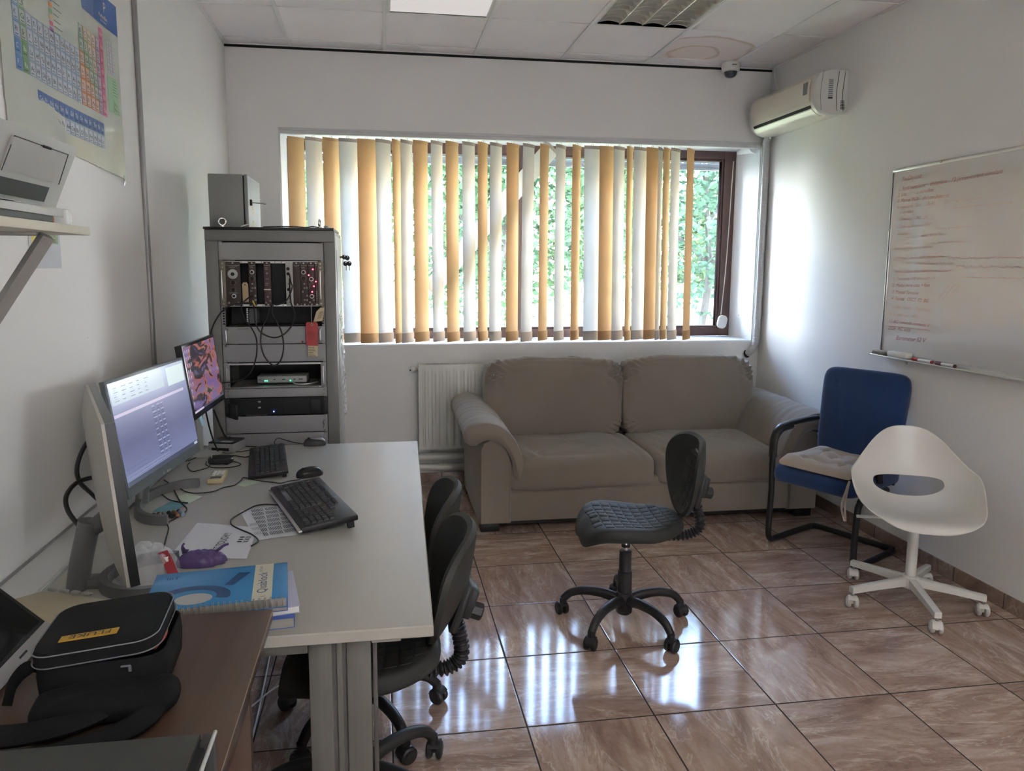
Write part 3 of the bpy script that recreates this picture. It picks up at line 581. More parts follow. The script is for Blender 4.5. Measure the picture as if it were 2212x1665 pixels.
wl(.525, .02, 'Va studii masuratori activitate in laborator', .024); wl(.565, .0, '11. Test pana 200 si curent -->', .026); wl(.60, 0, '12. Modul mare sosu + fuse', .026, M_red); wl(.635, 0, '13. Manual Tensiune', .026, M_red); wl(.67, 0, '14. Fuseta   OSCS  P2  BG', .027, M_red)
wl(.715, .02, 'Calcule electric si Tipo masa,', .025); wl(.755, .0, '16. h, para mat. - 200V', .025); wl(.795, 0, '17. AC comanda comanda V', .027, M_red); wl(.835, .0, '2026  AC sota', .030, M_dred); wl(.885, .07, 'Barometer S2 V', .034, M_dred)
b.bb((XR-.0150, WBY0-.35, WBZ1-.835), (XR-.0142, WBY0-.02, WBZ1-.833), M_red)
for y_, x0, x1 in ((.205, .42, .78), (.45, .4, 1.3), (.49, .45, 1.35), (.54, .5, 1.35), (.17, .35, .6), (.30, .3, .55), (.37, .3, .5), (.44, .2, .4)): hand(y_, x0, x1, M_red2)
for k in range(3): b.tube([(.36+.03*k, -.655, .0003), (.43+.03*k, -.575, .0003)], (lambda s: (.0004, .0012)), M_red2, 4, 1, M=FW, flat=(0, 0, 1))
b.build('board', t, world=True)
b = MB(); f = .018
b.bb((XR-.018, WBY1-f, WBZ1), (XR-.001, WBY0+f, WBZ1+f), M_al, .003); b.bb((XR-.018, WBY1-f, WBZ0-f), (XR-.001, WBY0+f, WBZ0), M_al, .003)
b.bb((XR-.018, WBY0, WBZ0), (XR-.001, WBY0+f, WBZ1), M_al, .003); b.bb((XR-.018, WBY1-f, WBZ0), (XR-.001, WBY1, WBZ1), M_al, .003); b.bb((XR-.0195, WBY0+.007, WBZ0), (XR-.0185, WBY0+.011, WBZ1), M_ink)
b.build('frame', t, world=True)
b = MB(); b.bb((XR-.075, WBY1, WBZ0-.022), (XR-.019, WBY0+.028, WBZ0-.019), M_al, .001); b.bb((XR-.077, WBY1, WBZ0-.022), (XR-.074, WBY0+.028, WBZ0-.014), M_al, .001); b.bb((XR-.022, WBY1, WBZ0-.022), (XR-.018, WBY0+.028, WBZ0), M_al); b.build('pen_tray', t, world=True)
for p in ((3.40, WBZ1+.010), (2.9, WBZ1+.01), (2.5, WBZ1+.01)):
    b = MB(); b.cyl((XR-.022, p[0], p[1]), (XR-.017, p[0], p[1]), .006, M_steel); b.build('mounting_screw', t, world=True)
for p in (1.75, 1.36):
    b = MB(); b.cyl((XR-.022, WBY0+.009, p), (XR-.017, WBY0+.009, p), .006, M_steel); b.build('mounting_screw', t, world=True)
TZ = WBZ0-.019
t = thing('board_brush', 'dark worn felt board brush at the left end of the whiteboard tray', 'board eraser', (XR-.048, 3.705, TZ)); b = MB(); b.box((0, 0, .008), (.042, .10, .016), pm('brown_felt', (.20, .17, .13), .95, var=.3, scale=60.), .003); b.build('felt', t)
b = MB(); b.box((0, 0, .021), (.040, .098, .010), pm('greyed_wood', (.36, .34, .30), .6, stretch=(1, .2, 1), var=.25, scale=60.), .003); b.build('back', t)
t = thing('board_eraser', 'white plastic board eraser between the dark brush and the marker', 'board eraser', (XR-.048, 3.555, TZ)); b = MB(); b.box((0, 0, .022), (.044, .145, .026), M_white, .006); b.build('grip', t)
b = MB(); b.box((0, 0, .0055), (.042, .142, .009), pm('grey_felt', (.35, .35, .34), .95), .002); b.build('felt', t)
def marker(y, lab, cap, L=.135):
    t = thing('marker_pen', lab, 'marker', (XR-.042, y, TZ+.0095)); b = MB(); b.cyl((0, L*.18, 0), (0, -L*.52, 0), .0085, M_white, bev=.002); b.build('barrel', t)
    b = MB(); b.cyl((0, L*.5, 0), (0, L*.18, 0), .0092, cap, bev=.002); b.build('cap', t); b = MB(); b.cyl((0, -L*.50, 0), (0, -L*.56, 0), .0088, cap, bev=.001); b.build('end_plug', t)
marker(3.395, 'red and white marker lying on the tray beside the white eraser', pm('red_plastic', (.42, .04, .04), .35)); marker(3.235, 'white marker with dark cap on the tray, right of the red one', pm('dark_red_plastic', (.12, .03, .03), .35), .12)
# ------------------------------------------------------------------ radiator, pipes, sofa
M_radi = pm('cream_enamel', (.66, .65, .60), .35, coat=.2)
t = thing('radiator', 'cream panel radiator under the window, half hidden by the sofa', 'radiator', (.70, 5.09, .27))
b = MB(); x0, x1, z0, z1 = .235, 1.235, .275, .865
n = 19; pit = (x1-x0-.06)/n
def rp(u, v):
    x = x0+.004+(x1-x0-.008)*u; q = (x-x0-.03)/pit; z = z0+(z1-z0)*v; e = min(1, max(0, (z-z0-.03)/.02))*min(1, max(0, (z1-.03-z)/.02)); e *= 1 if 0 < q < n else 0
    fr = q % 1.; w = min(1, max(0, (abs(fr-.5)-.14)/.16)) if e else 0
    return (x, 5.030-.013*w*e-.0, z)
b.slab(lambda u, v: rp(u, v), .003, 260, 26, M_radi); b.build('front_panel', t, world=True)
b = MB(); b.bb((x0, 5.095, z0), (x1, 5.10, z1), M_radi); b.bb((x0, 5.028, z0+.005), (x0+.004, 5.10, z1-.01), M_radi); b.bb((x1-.004, 5.028, z0+.005), (x1, 5.10, z1-.01), M_radi); b.build('side_cover', t, world=True)
b = MB(); b.bb((x0, 5.026, z1), (x0+.03, 5.104, z1+.006), M_radi); b.bb((x0+.03, 5.026, z1), (x1, 5.030, z1+.006), M_radi); b.bb((x0+.03, 5.100, z1), (x1, 5.104, z1+.006), M_radi)
for k in range(92): x = x0+.034+k*.0104; b.bb((x, 5.030, z1+.001), (x+.0055, 5.100, z1+.005), M_radi)
b.bb((x0+.02, 5.032, z1-.02), (x1-.02, 5.098, z1-.016), M_dark); b.build('top_grille', t, world=True)
b = MB(); b.cyl((x0+.005, 5.065, .835), (x0-.022, 5.065, .835), .009, M_steel); b.cyl((x0-.018, 5.065, .835), (x0-.034, 5.065, .835), .012, M_steel, n=6); b.tube([(x0-.04, 5.065, .835), (x0-.045, 5.10, .835), (x0-.045, 5.152, .835)], .008, M_radi); b.cyl((x0-.030, 5.040, .837), (x0-.055, 5.010, .837), .019, M_radi, bev=.003, n=12); b.cyl((x0-.054, 5.0115, .837), (x0-.056, 5.009, .837), .006, M_ink); b.cyl((x0-.035, 5.063, .836), (x0-.031, 5.041, .837), .013, M_radi); b.build('valve', t, world=True)
for z, lb in ((.207, 'upper of two thick cream heating pipes running along the wall under the radiator'), (.128, 'lower of two thick cream heating pipes running along the wall under the radiator')):
    b = MB(); b.cyl((-.97, 5.100, z), (2.78, 5.100, z), .0275, M_radi); tag(b.build('heating_pipe'), lb, 'pipe')
M_sofa = pm('taupe_microfibre', (.245, .208, .172), .9, var=.07, scale=5., bump=.35, bscale=320., sheen=.25, spec=.15); M_foot = pm('black_wood_foot', (.012, .012, .013), .45)
t = thing('sofa', 'taupe fabric two-seat sofa below the window, between radiator and blue chair', 'sofa', (1.59, 4.5, 0))
b = MB(); b.bb((.545, 4.105, .058), (2.635, 4.97, .30), M_sofa, .015); b.bb((.68, 4.87, .28), (2.50, 4.97, .78), M_sofa, .04, seg=4); b.bb((.70, 4.095, .060), (2.48, 4.14, .238), M_sofa, .012, seg=3)
b.build('base', t, world=True)
for s in (1, -1):
    X = (lambda x: x) if s > 0 else (lambda x: 3.18-x)
    b = MB(); pan = [(.535, .055), (.535, .50), (.555, .545), (.60, .565), (.655, .545), (.70, .49), (.722, .41), (.722, .055)]
    ys = [4.082, 4.074, 4.10, 4.90, 4.965, 4.972]; ins = [.02, .008, 0, 0, .008, .02]
    rs = [[Vector((X(px), y, pz)) for px, pz in inset(pan, i)] for y, i in zip(ys, ins)]
    b.rings(rs, M_sofa); b.build('arm_body', t, world=True)
    b = MB(); pf = crom([Vector((x, 0, z)) for x, z in [(.505, .535), (.458, .560), (.447, .615), (.485, .662), (.565, .678), (.655, .650), (.728, .580), (.776, .48), (.790, .40), (.765, .325), (.732, .36), (.720, .44), (.680, .515), (.620, .560), (.56, .565)]], 4, True)
    cx = sum(p.x for p in pf)/len(pf); cz = sum(p.z for p in pf)/len(pf); ctr = crom([Vector((x, 0, z)) for x, z in [(.505, .60), (.56, .62), (.64, .605), (.70, .545), (.74, .46), (.755, .39)]], 6)
    rs = []; ny = 64
    for k in range(ny):
        f = k/(ny-1); y = 4.035+f*.915; e = 1.
        if f < .05: e = math.sqrt(max(.0, 1-((.05-f)/.05)**2))*.75+.25
        if f > .96: e = math.sqrt(max(.0, 1-((f-.96)/.04)**2))*.6+.4
        ring = []
        for i, p in enumerate(pf):
            q = min(ctr, key=lambda c: (c-p).length); d = p-q; w = 1+.10*mnoise.noise(Vector((y*24, i*.10, 3+s)))*(1.2-.5*f)+.03*mnoise.noise(Vector((y*9, i*.25, 9)))
            r_ = q+d*e*w; ring.append(Vector((X(r_.x), y-(.0 if f > .02 else 0)+(.014*(1-abs(i/len(pf)-.5)) if f < .02 else 0), r_.z-.012*(1-f)+.014*f)))
        rs.append(ring)
    b.rings(rs, M_sofa); b.build('arm_roll', t, world=True)
def wr(fx, amp, seed):
    def puff(p, x, y, z):
        n = mnoise.noise(Vector((p.x*26, p.y*5, p.z*5+seed)))*.5+mnoise.noise(Vector((p.x*9+p.z*8, p.y*3, p.z*6+seed)))
        d = Vector((x, y, z)); return p+d*amp*n
    return puff
def seatpuff(seed):
    def f(p, x, y, z):
        top = max(0, z); n = mnoise.noise(Vector((p.x*22+p.y*5, p.y*3.5, seed)))*.013+mnoise.noise(Vector((p.x*7, p.y*4, seed+4)))*.014
        crown = .018*(1-x*x)*(1-y*y) if z > 0 else 0
        drop = -.012*max(0, -y)**4 if z > 0 else 0
        return Vector((p.x, p.y, p.z+top*n*1.1+crown+drop))
    return f
for k, (xa, xb) in enumerate(((.690, 1.603), (1.609, 2.49))):
    b = MB(); b.pillow(((xa+xb)/2, 4.43, .335), (xb-xa, .72, .205), M_sofa, e=.30, n=44, puff=seatpuff(5+k*9), ex=.16)
    b.build('seat_cushion', t, world=True)
for k, (xa, xb) in enumerate(((.655, 1.592), (1.588, 2.53))):
    def bp_(p, x, y, z, k=k):
        c = (abs(x)**6)*(max(0, z)**3)            # gathers at the upper corners
        a = math.atan2(z, x); n = math.sin(a*70)*.015*min(1, (abs(x)**5)*1.3)*(1 if z > -.2 else .5)+mnoise.noise(Vector((p.x*10, p.z*6, 3+k)))*.008+mnoise.noise(Vector((p.x*34+p.z*16, p.z*5, 7+k)))*.010*max(.15, z)
        yy = p.y-(.035*(1-x*x)*(1-z*z)) if y < 0 else p.y
        return Vector((p.x*(1+.015*(z if z > 0 else z*1.5)), yy+n*y, p.z+n*z+.010*mnoise.noise(Vector((p.x*5, 1+k, 0)))*max(0, z)+.014*(1-x*x)*max(0, z)))
    b = MB(); b.pillow((0, 0, 0), (xb-xa, .215, .545), M_sofa, e=.34, n=64, puff=bp_, ex=.22, M=Tr((xa+xb)/2, 4.795, .652) @ Rx(math.radians(-7)))
    b.build('back_cushion', t, world=True)
for x, y in ((.545, 4.11), (2.525, 4.11), (.545, 4.85), (2.525, 4.85)):
    b = MB(); b.bb((x, y, 0), (x+.11, y+.10, .060), M_foot, .004); b.build('leg', t, world=True)
b = MB(); b.bb((.66, 4.13, .035), (2.52, 4.15, .060), M_foot); b.build('plinth', t, world=True)
# ------------------------------------------------------------------ chairs
M_pu = pm('black_moulded_foam', (.036, .037, .035), .55, spec=.32, var=.1, scale=20., bump=.25, bscale=500.); M_puedge = pm('black_nylon', (.022, .022, .024), .42, var=.15)
def caster(t, M, mat, wmat, r=.0275):
    b = MB()
    b.cyl((0, 0, r*1.7), (0, 0, .075), .007, M_steel, M=M); 
    b.surf(lambda u, v: ((r*1.10)*math.cos(PI*(.02+.8*u)), (v-.5)*.040*(1-.06*math.sin(PI*u)), r+(r*1.12)*math.sin(PI*(.02+.8*u))), 14, 6, mat, True, M)
    b.bb((-.010, -.006, r*.7), (.018, .006, r*1.9), mat, .003, M=M)
    c = b.build('caster', t)
    for s in (-1, 1):
        b = MB(); b.cyl((0, s*.006, r), (0, s*.0245, r), r, wmat, M=M, n=28, bev=.005); b.cyl((0, s*.0240, r), (0, s*.0262, r), r*.62, mat, M=M, n=20); b.build('wheel', c)
def sheet(b, S3, outl, hole, th, mat, nr=14, na=72, M=None, rim=None):
    """curved shell S3(a,b) over the region between closed outlines hole(t) and outl(t), with thickness"""
    rows = []
    for j in range(nr+1):
        k = j/nr; rows.append([tuple(Vector(hole(i/na))*(1-k)+Vector(outl(i/na))*k) for i in range(na)])
    h = 1e-3
    def nrm(a, c):
        p = Vector(S3(a, c)); q = (Vector(S3(a+h, c))-p).cross(Vector(S3(a, c+h))-p); return q.normalized() if q.length > 1e-14 else Vector((0, 0, 1))
    F = []; G = []
    for j, r in enumerate(rows):
        T = th if not callable(th) else th(j/nr)
        F.append([Vector(S3(a, c))+nrm(a, c)*T*.5 for a, c in r]); G.append([Vector(S3(a, c))-nrm(a, c)*T*.5 for a, c in r])
    # rounded outer and inner rims
    def mid(j, jn, amt):
        return [(F[j][i]+G[j][i])/2+((F[j][i]+G[j][i])/2-(F[jn][i]+G[jn][i])/2).normalized()*amt for i in range(na)]
    T = th if not callable(th) else th(1)
    loop = [mid(0, 1, T*.35)]+F+[mid(nr, nr-1, T*.45)]+G[::-1]
    b.rings(loop, mat, True, False, True, M)
def superel(cx, cy, w, h, e):
    def f(t):
        a = 2*PI*t; c, s = math.cos(a), math.sin(a); return (cx+w*math.copysign(abs(c)**e, c), cy+h*math.copysign(abs(s)**e, s))
    return f
def lab_chair(label, loc, head, base_rot, tilt=.16, back_off=.0, spin=0., zs=0.):
    t = thing('lab_chair', label, 'chair', (*loc, 0), head, 'black moulded swivel lab chairs')
    # five-star base
    b = MB(); b.lathe([(0, .052), (.026, .052), (.034, .060), (.037, .12), (.034, .150), (.031, .152)], M_puedge); hub = b.build('base_hub', t)
    for k in range(5):
        a = base_rot+2*PI*k/5; M = Rz(a)
        b = MB(); b.tube([(.022, 0, .112), (.09, 0, .128), (.17, 0, .128), (.235, 0, .108), (.272, 0, .072)], lambda s: ((.024-.008*s), (.021-.005*s)), M_puedge, 12, 6, M=M, flat=(0, 0, 1)); b.cyl((.272, 0, .078), (.272, 0, .050), .016, M_puedge, M=M); b.build('leg', hub)
        caster(t, M @ Tr(.278, 0, 0) @ Rz(rng.uniform(0, 6)), M_puedge, M_puedge)
    b = MB(); b.cyl((0, 0, .10), (0, 0, .245), .0305, M_puedge, bev=.002, n=28); b.cyl((0, 0, .245), (0, 0, .335), .0265, M_puedge, bev=.002, n=28); b.build('column_cover', t)
    b = MB(); b.cyl((0, 0, .33), (0, 0, .43+zs), .013, M_chrome); b.cyl((0, 0, .352), (0, 0, .364), .019, M_puedge); b.build('gas_piston', t)
    b = MB(); b.bb((-.14, -.07, .405+zs), (.06, .07, .425+zs), M_puedge, .006); b.tube([(.02, -.05, .412+zs), (.03, -.17, .405+zs), (.03, -.19, .402+zs)], .005, M_puedge, 6, 4); b.build('tilt_mechanism', t)
    def hw(x): 
        u = (x+.235)/.445; return .148+.068*math.sin(min(1, max(0, u))*PI*.62)
    def top(x, y):
        u = (x+.02)/.22; r = y/.2
        return .487+zs+.014*u*u*(1 if x < 0 else .2)-.075*max(0, (x-.11)/.11)**2.2+.020*r*r*(1-.5*abs(u))-.012*math.exp(-((x+.06)/.09)**2)+.018*max(0, (x)/.2)*math.exp(-(y/.05)**2)
    def outl(th):
        c, s = math.cos(th), math.sin(th); x = -.012+.222*math.copysign(abs(c)**.62, c); e = math.copysign(abs(s)**.62, s); return x, hw(x)*e
    b = MB(); na = 72; rs = []
    for rho, dz, bot in ((.02, 0, 0), (.25, 0, 0), (.5, 0, 0), (.7, 0, 0), (.82, 0, 0), (.90, -.002, 0), (.955, -.008, 0), (.985, -.019, 0), (1.0, -.034, 0), (.985, -.050, 0), (.94, -.058, 1), (.8, -.060, 1), (.4, -.060, 1), (.02, -.060, 1)):
        r_ = []
        for i in range(na):
            x, y = outl(2*PI*i/na); x *= rho; y *= rho; z = top(x, y)+dz
            if bot or rho == .985 and dz < -.03: z = max(z, .418+zs) if x < .12 else z
            r_.append(Vector((x, y, z)))
        rs.append(r_)
    b.rings(rs, M_pu)
    for i in range(9):          # raised grip pads of the seat pattern
        for j in range(7):
            x = -.178+.0405*i; y = (-.138+.046*j)*(.80+.24*min(1, (x+.2)/.3)); sx, sy = .0165, .0185
            q = [(x-sx, y-sy*.9), (x+sx, y-sy), (x+sx, y+sy), (x-sx, y+sy*.9)]
            if (abs(x+.01)/.185)**3+(abs(y)/(hw(x)*.80))**3 > 1: continue
            q2 = inset(q, .003); b.rings([[Vector((a, c, top(a, c)-.001)) for a, c in q], [Vector((a, c, top(a, c)+.0022)) for a, c in q], [Vector((a, c, top(a, c)+.0036)) for a, c in q2]], M_pu, False)
    b.build('seat', t)
    # backrest shell: a lateral, c upward (metres)
    MBk = Tr(-.262+back_off, 0, .495+zs) @ Ry(-tilt)
    def S3(a, c): return (.075*(abs(a)/.2)**2.0*1.0-.030*math.sin(PI*min(1, max(0, c/.34)))+.03, a, c)
    def bo(k):
        a = 2*PI*k; c, s = math.cos(a), math.sin(a); v = .168+.168*math.copysign(abs(s)**.8, s); w = .125+.078*math.sin(PI*min(1., (v/.336)*.62+.0)); return (w*math.copysign(abs(c)**.72, c), v)
    b = MB(); sheet(b, S3, bo, superel(0, .272, .055, .017, .7), .026, M_pu, 12, 84, M=MBk)
    for i in range(6):
        for j in range(3):
            a0 = -.056+.056*j; c0 = .045+.034*i; q = [(a0-.022, c0-.012), (a0+.022, c0-.012), (a0+.022, c0+.012), (a0-.022, c0+.012)]
            b.rings([[Vector(S3(a, c))+Vector((d, 0, 0)) for a, c in qq] for qq, d in ((q, .010), (q, .0152), (inset(q, .003), .0166))], M_pu, False, M=MBk)
    b.build('backrest', t)
    b = MB(); b.box((-.018, 0, .115), (.026, .11, .15), M_puedge, .01, M=MBk); b.box((-.040, 0, .13), (.03, .075, .09), M_puedge, .008, M=MBk); b.build('back_bracket', t)
    b = MB(); b.cyl((-.05, 0, .105), (-.088, 0, .105), .026, M_puedge, M=MBk, n=8, bev=.004); b.build('adjusting_knob', t)
    b = MB(); p = MBk @ Vector((-.020, 0, .05)); b.tube([(-.10, 0, .405+zs), (-.18, 0, .398+zs), (-.27+back_off*.6, 0, .400+zs), (-.322+back_off, 0, .435+zs), (p.x-.018, 0, p.z-.03), (p.x-.004, 0, p.z+.02)], lambda s: .0195+.0042*math.sin(s*2*PI*24), M_puedge, 12, 36); b.build('bellows_arm', t)
    return t
lab_chair('black moulded lab stool-chair standing alone in the middle of the tiled floor', (1.015, 2.915), PI-.08, math.radians(7)-PI+.08, .20)
lab_chair('black lab chair pushed under the near corner of the white desk', (-.085, 1.995), PI-.05, math.radians(36)-PI+.05, .36, .03)
lab_chair('black lab chair at the white desk, behind the one at its near corner', (-.095, 2.385), PI-.04, math.radians(14)-PI+.04, .36, .02)
# blue cantilever visitor chair
hd = math.atan2(-.455, -.89)
M_blue = pm('blue_upholstery_cloth', (.022, .048, .135), .92, var=.12, scale=8., bump=.35, bscale=420., sheen=.3, spec=.1); M_bar = pm('black_powder_coat', (.014, .014, .016), .38)
t = thing('visitor_chair', 'blue upholstered cantilever armchair against the right wall beside the sofa', 'chair', (2.435, 3.595, 0), hd)
b = MB()
for s in (1, -1):
    y = .245*s; b.tube([(-.20, y*.98, .017), (-.05, y, .017), (.15, y, .017), (.205, y, .030), (.222, y, .09), (.212, y, .30)]+([(.218, y, .50), (.20, y, .595), (.15, y, .645), (.05, y, .655)] if s < 0 else [(.195, y, .352), (.14, y*.98, .372), (-.10, y*.95, .375)]), .0165, M_bar, 12, 8)
b.tube([(-.16, .240, .017), (-.205, .235, .017), (-.225, .20, .017), (-.225, 0, .017), (-.225, -.20, .017), (-.205, -.235, .017), (-.16, -.240, .017)], .0165, M_bar, 12, 8); b.tube([(.17, -.24, .40), (.17, .24, .40)], .012, M_bar, 10, 1); b.tube([(-.16, -.24, .40), (-.16, .24, .40)], .012, M_bar, 10, 1)
b.build('tube_frame', t)
for s in (1, -1):
    y = .247*s; b = MB(); b.tube([(.215, y, .50), (.208, y, .60), (.165, y, .655), (.07, y, .672), (-.08, y, .675), (-.20, y, .672)] if s < 0 else [(.02, y, .44), (.05, y, .56), (.03, y, .63), (-.03, y, .660), (-.12, y, .668), (-.20, y, .668)], (lambda k: (.016, .024)), M_bar, 12, 8, flat=(1, 0, .3)); b.build('armrest', t)
def sp_(p, x, y, z): return Vector((p.x, p.y, p.z-.035*max(0, x)**3*(1 if z > 0 else .4)+(.012*(1-x*x)*(1-y*y) if z > 0 else 0)+.003*mnoise.noise(p*14)))
b = MB(); b.pillow((-.005, 0, .432), (.50, .485, .118), M_blue, e=.42, n=30, puff=sp_, ex=.22); b.build('seat', t)
def bk_(p, x, y, z):
    w = 1+.04*(z); f = Vector((p.x, p.y*w, p.z)); tuft = sum(math.exp(-(((p.y-a)/.022)**2+((p.z-c)/.022)**2)) for a, c in ((-.06, -.05), (.06, -.05), (0, -.05)))
    seam = math.exp(-((abs(p.y)-.035-.42*max(0, p.z+.06))/.008)**2)*(1 if .18 > p.z > -.20 else 0); 
    if x > 0: f.x += -.014*tuft-.0065*seam+.012*(1-z*z)*(1-y*y)-.0
    return f
b = MB(); b.pillow((0, 0, 0), (.095, .475, .53), M_blue, e=.26, n=64, puff=bk_, ex=.62, M=Tr(-.235, 0, .715) @ Ry(-.14)); b.build('backrest', t)
b = MB(); b.bb((-.275, -.20, .40), (-.235, .20, .47), M_bar, .008); b.build('back_bracket', t)
# tufted pad with ties
M_pad = pm('beige_cotton', (.44, .375, .315), .92, bump=.3, bscale=400., sheen=.2, spec=.1)
t2 = thing('seat_pad', 'square beige tufted seat pad lying on the blue chair', 'cushion', (2.435, 3.595, .495), hd)
def tuf(p, x, y, z):
    d = 0
    for i in (-1, 0, 1):
        for j in (-1, 0, 1): d += math.exp(-(((p.x-.105*i)/.028)**2+((p.y-.105*j)/.028)**2))
    g = math.exp(-((((p.x+.0525) % .105)-.0525)/.014)**2)+math.exp(-((((p.y+.0525) % .105)-.0525)/.010)**2)
    zz = p.z-(.019*d+.0095*min(1, g))*(1 if z > 0 else .1); droop = -.028*max(0, (p.x-.12)/.09)**2
    return Vector((p.x, p.y, zz+droop+.004*mnoise.noise(p*20)))
b = MB(); b.pillow((.018, 0, .012), (.42, .425, .040), M_pad, e=.62, n=64, puff=tuf, ex=.13); b.build('cushion', t2)
for s in (1, -1):
    b = MB()
    for k in range(2): b.tube([(.215, -.195*s, -.028), (.245+.01*k, -.205*s, -.06), (.250+.012*k, -.20*s-.012*k, -.15), (.235+.03*k, -.20*s+.01*k, -.235+.01*k)], (lambda q: (.0015, .006)), M_pad, 6, 6)
    if s < 0: b.build('tie_ribbon', t2)
# white swivel shell chair
M_shell = pm('white_moulded_shell', (.66, .645, .60), .32, var=.02, coat=.15); M_wsteel = pm('white_powder_coat', (.64, .63, .59), .35)
hd2 = math.atan2(-.90, -.40)
t = thing('shell_chair', 'white plastic shell swivel chair with an oval back opening, by the right wall', 'chair', (2.395, 2.925, 0), hd2)
b = MB(); b.cyl((0, 0, .075), (0, 0, .135), .038, M_wsteel, bev=.006, n=28); b.cyl((0, 0, .12), (0, 0, .375), .0225, M_wsteel, n=24); hub = b.build('column', t)
b = MB(); b.cyl((0, 0, .37), (0, 0, .41), .015, M_black); b.build('gas_piston', t)
M_tyre = pm('pale_caster_tread', (.50, .49, .46), .5)
for k in range(5):
    a = math.radians(37+72*k)-hd2; M = Rz(a)
    b = MB(); rs = []
    for x, w, z0_, z1_ in ((.030, .017, .088, .128), (.18, .0155, .080, .112), (.300, .0145, .070, .098)): rs.append([Vector((x, -w, z0_)), Vector((x, w, z0_)), Vector((x, w, z1_-.004)), Vector((x, w*.6, z1_)), Vector((x, -w*.6, z1_)), Vector((x, -w, z1_-.004))])
    b.rings(rs, M_wsteel, False, M=M); b.build('leg', t); caster(t, M @ Tr(.290, 0, 0) @ Rz(k*1.9+.4), M_wsteel, M_tyre, .0265)
b = MB(); b.bb((-.10, -.07, .400), (.09, .07, .424), M_wsteel, .006); b.build('seat_mount', t)
b = MB(); b.tube([(.0, -.05, .405), (.02, -.20, .402), (.022, -.25, .400)], (lambda q: (.004, .008)), M_wsteel, 8, 4); b.build('height_lever', t)
PR = crom([Vector(p) for p in [(.245, 0, .418), (.215, 0, .447), (.12, 0, .440), (.0, 0, .428), (-.10, 0, .440), (-.165, 0, .478), (-.200, 0, .540), (-.220, 0, .61), (-.236, 0, .69), (-.25, 0, .785)]], 8)
def prf(c):
    c = min(.9999, max(0, c))*(len(PR)-1); i = int(c); f = c-i; return PR[i].lerp(PR[min(i+1, len(PR)-1)], f)
def SS(a, c):
    p = prf(c); w = .215+.055*math.sin(PI*min(1., c*.9+.08)) ; y = a*w
    k = abs(a)**2.4; bump = math.exp(-((c-.50)/.27)**2); back = 1/(1+math.exp(-(c-.58)*9))
    return (p.x+.105*k*back+.07*k*bump, y, p.z+.125*k*bump+.012*k*(1-back)-.02*k*back)
b = MB(); sheet(b, SS, superel(0, .5, 1., .5, .74), superel(0, .610, .58, .082, .72), .0075, M_shell, 22, 110)
def lip(u):
    x = 2*PI*u; return None
b.build('shell', t)
# ------------------------------------------------------------------ white desk and equipment rack
DZ = .73
M_desk = pm('cream_desk_laminate', (.40, .39, .35), .33, var=.015, bump=.05, bscale=400.); M_dleg = pm('grooved_grey_metal', (.135, .13, .115), .5, stretch=(60, 60, 1), scale=3., var=.18); M_groove = pm('groove_shadow_strip', (.10, .095, .09), .6)
t = thing('office_desk', 'long cream laminate desk along the left wall carrying the monitors', 'desk', (-.37, 2.49, 0))
b = MB(); q = [(-.852, 1.590), (.103, 1.590), (.151, 3.394), (-.852, 3.394)]
b.prism(q, DZ-.028, DZ, M_desk, bev=.003); b.build('desk_top', t, world=True)
for y in (1.627, 3.30):
    b = MB()
    for k, (x0, x1, dy) in enumerate(((-.180, -.128, 0), (-.128, -.118, .008), (-.118, -.105, .002), (-.105, -.095, .008), (-.095, -.040, 0))):
        b.bb((x0, y+dy, .02), (x1, y+.055-dy, DZ-.028), M_groove if dy > .005 else M_dleg, .002 if dy < .005 else 0)
    b.bb((-.036, y+.02, .02), (-.026, y+.07, DZ-.03), M_groove, .002); b.bb((-.60, y-.005, 0), (.02, y+.065, .024), M_dleg, .006); b.build('leg', t, world=True)
    b = MB(); b.bb((-.70, y+.004, DZ-.068), (-.182, y+.05, DZ-.029), M_dleg, .002); b.bb((-.038, y+.004, DZ-.054), (.03, y+.05, DZ-.029), M_desk, .002)
    for x in (-.245, -.212): b.cyl((x, y+.0035, DZ-.045), (x, y+.006, DZ-.045), .003, M_dark, n=10)
    b.build('support_beam', t, world=True)
b = MB(); b.bb((-.62, 1.70, .30), (-.602, 3.30, DZ-.03), M_desk, .002); b.build('modesty_panel', t, world=True)
b = MB(); b.bb((-.976, .6, DZ-.03), (-.856, 3.40, DZ+.0), pm('white_wall_duct', (.62, .62, .61), .4), .003); b.bb((-.864, .6, DZ+.0), (-.855, 3.40, DZ+.004), M_al, .001); b.bb((-.976, .6, DZ), (-.970, 3.4, DZ+.006), M_strip)
struct(b.build('trim_4'))
# rack
M_rk = pm('grey_rack_enamel', (.185, .185, .175), .45, var=.04); M_rkl = pm('cream_rack_side', (.46, .45, .41), .45); M_rp = pm('grey_blank_panel', (.30, .30, .295), .5, var=.03); M_rpl = pm('light_grey_panel', (.30, .30, .31), .45, var=.03)
M_screw = pm('zinc_screw', (.35, .34, .32), .4, 1.); M_blk = pm('matt_black_cavity', (.012, .013, .014), .7)
RX0, RX1, RY0, RY1, RT = -.826, -.224, 3.69, 4.20, 1.709
t = rack = thing('equipment_rack', 'tall grey steel equipment rack between the desk end and the window', 'rack', (-.525, 3.945, 0))
b = MB()
b.bb((RX0, RY0, .03), (-.768, RY0+.05, 1.655), M_rk, .003); b.bb((-.278, RY0, .03), (RX1, RY0+.05, 1.655), M_rk, .003); b.bb((RX0, RY0-.003, 1.655), (RX1, RY0+.05, RT), M_rk, .004); b.bb((RX0, RY0, .03), (RX1, RY0+.05, .10), M_rk, .003)
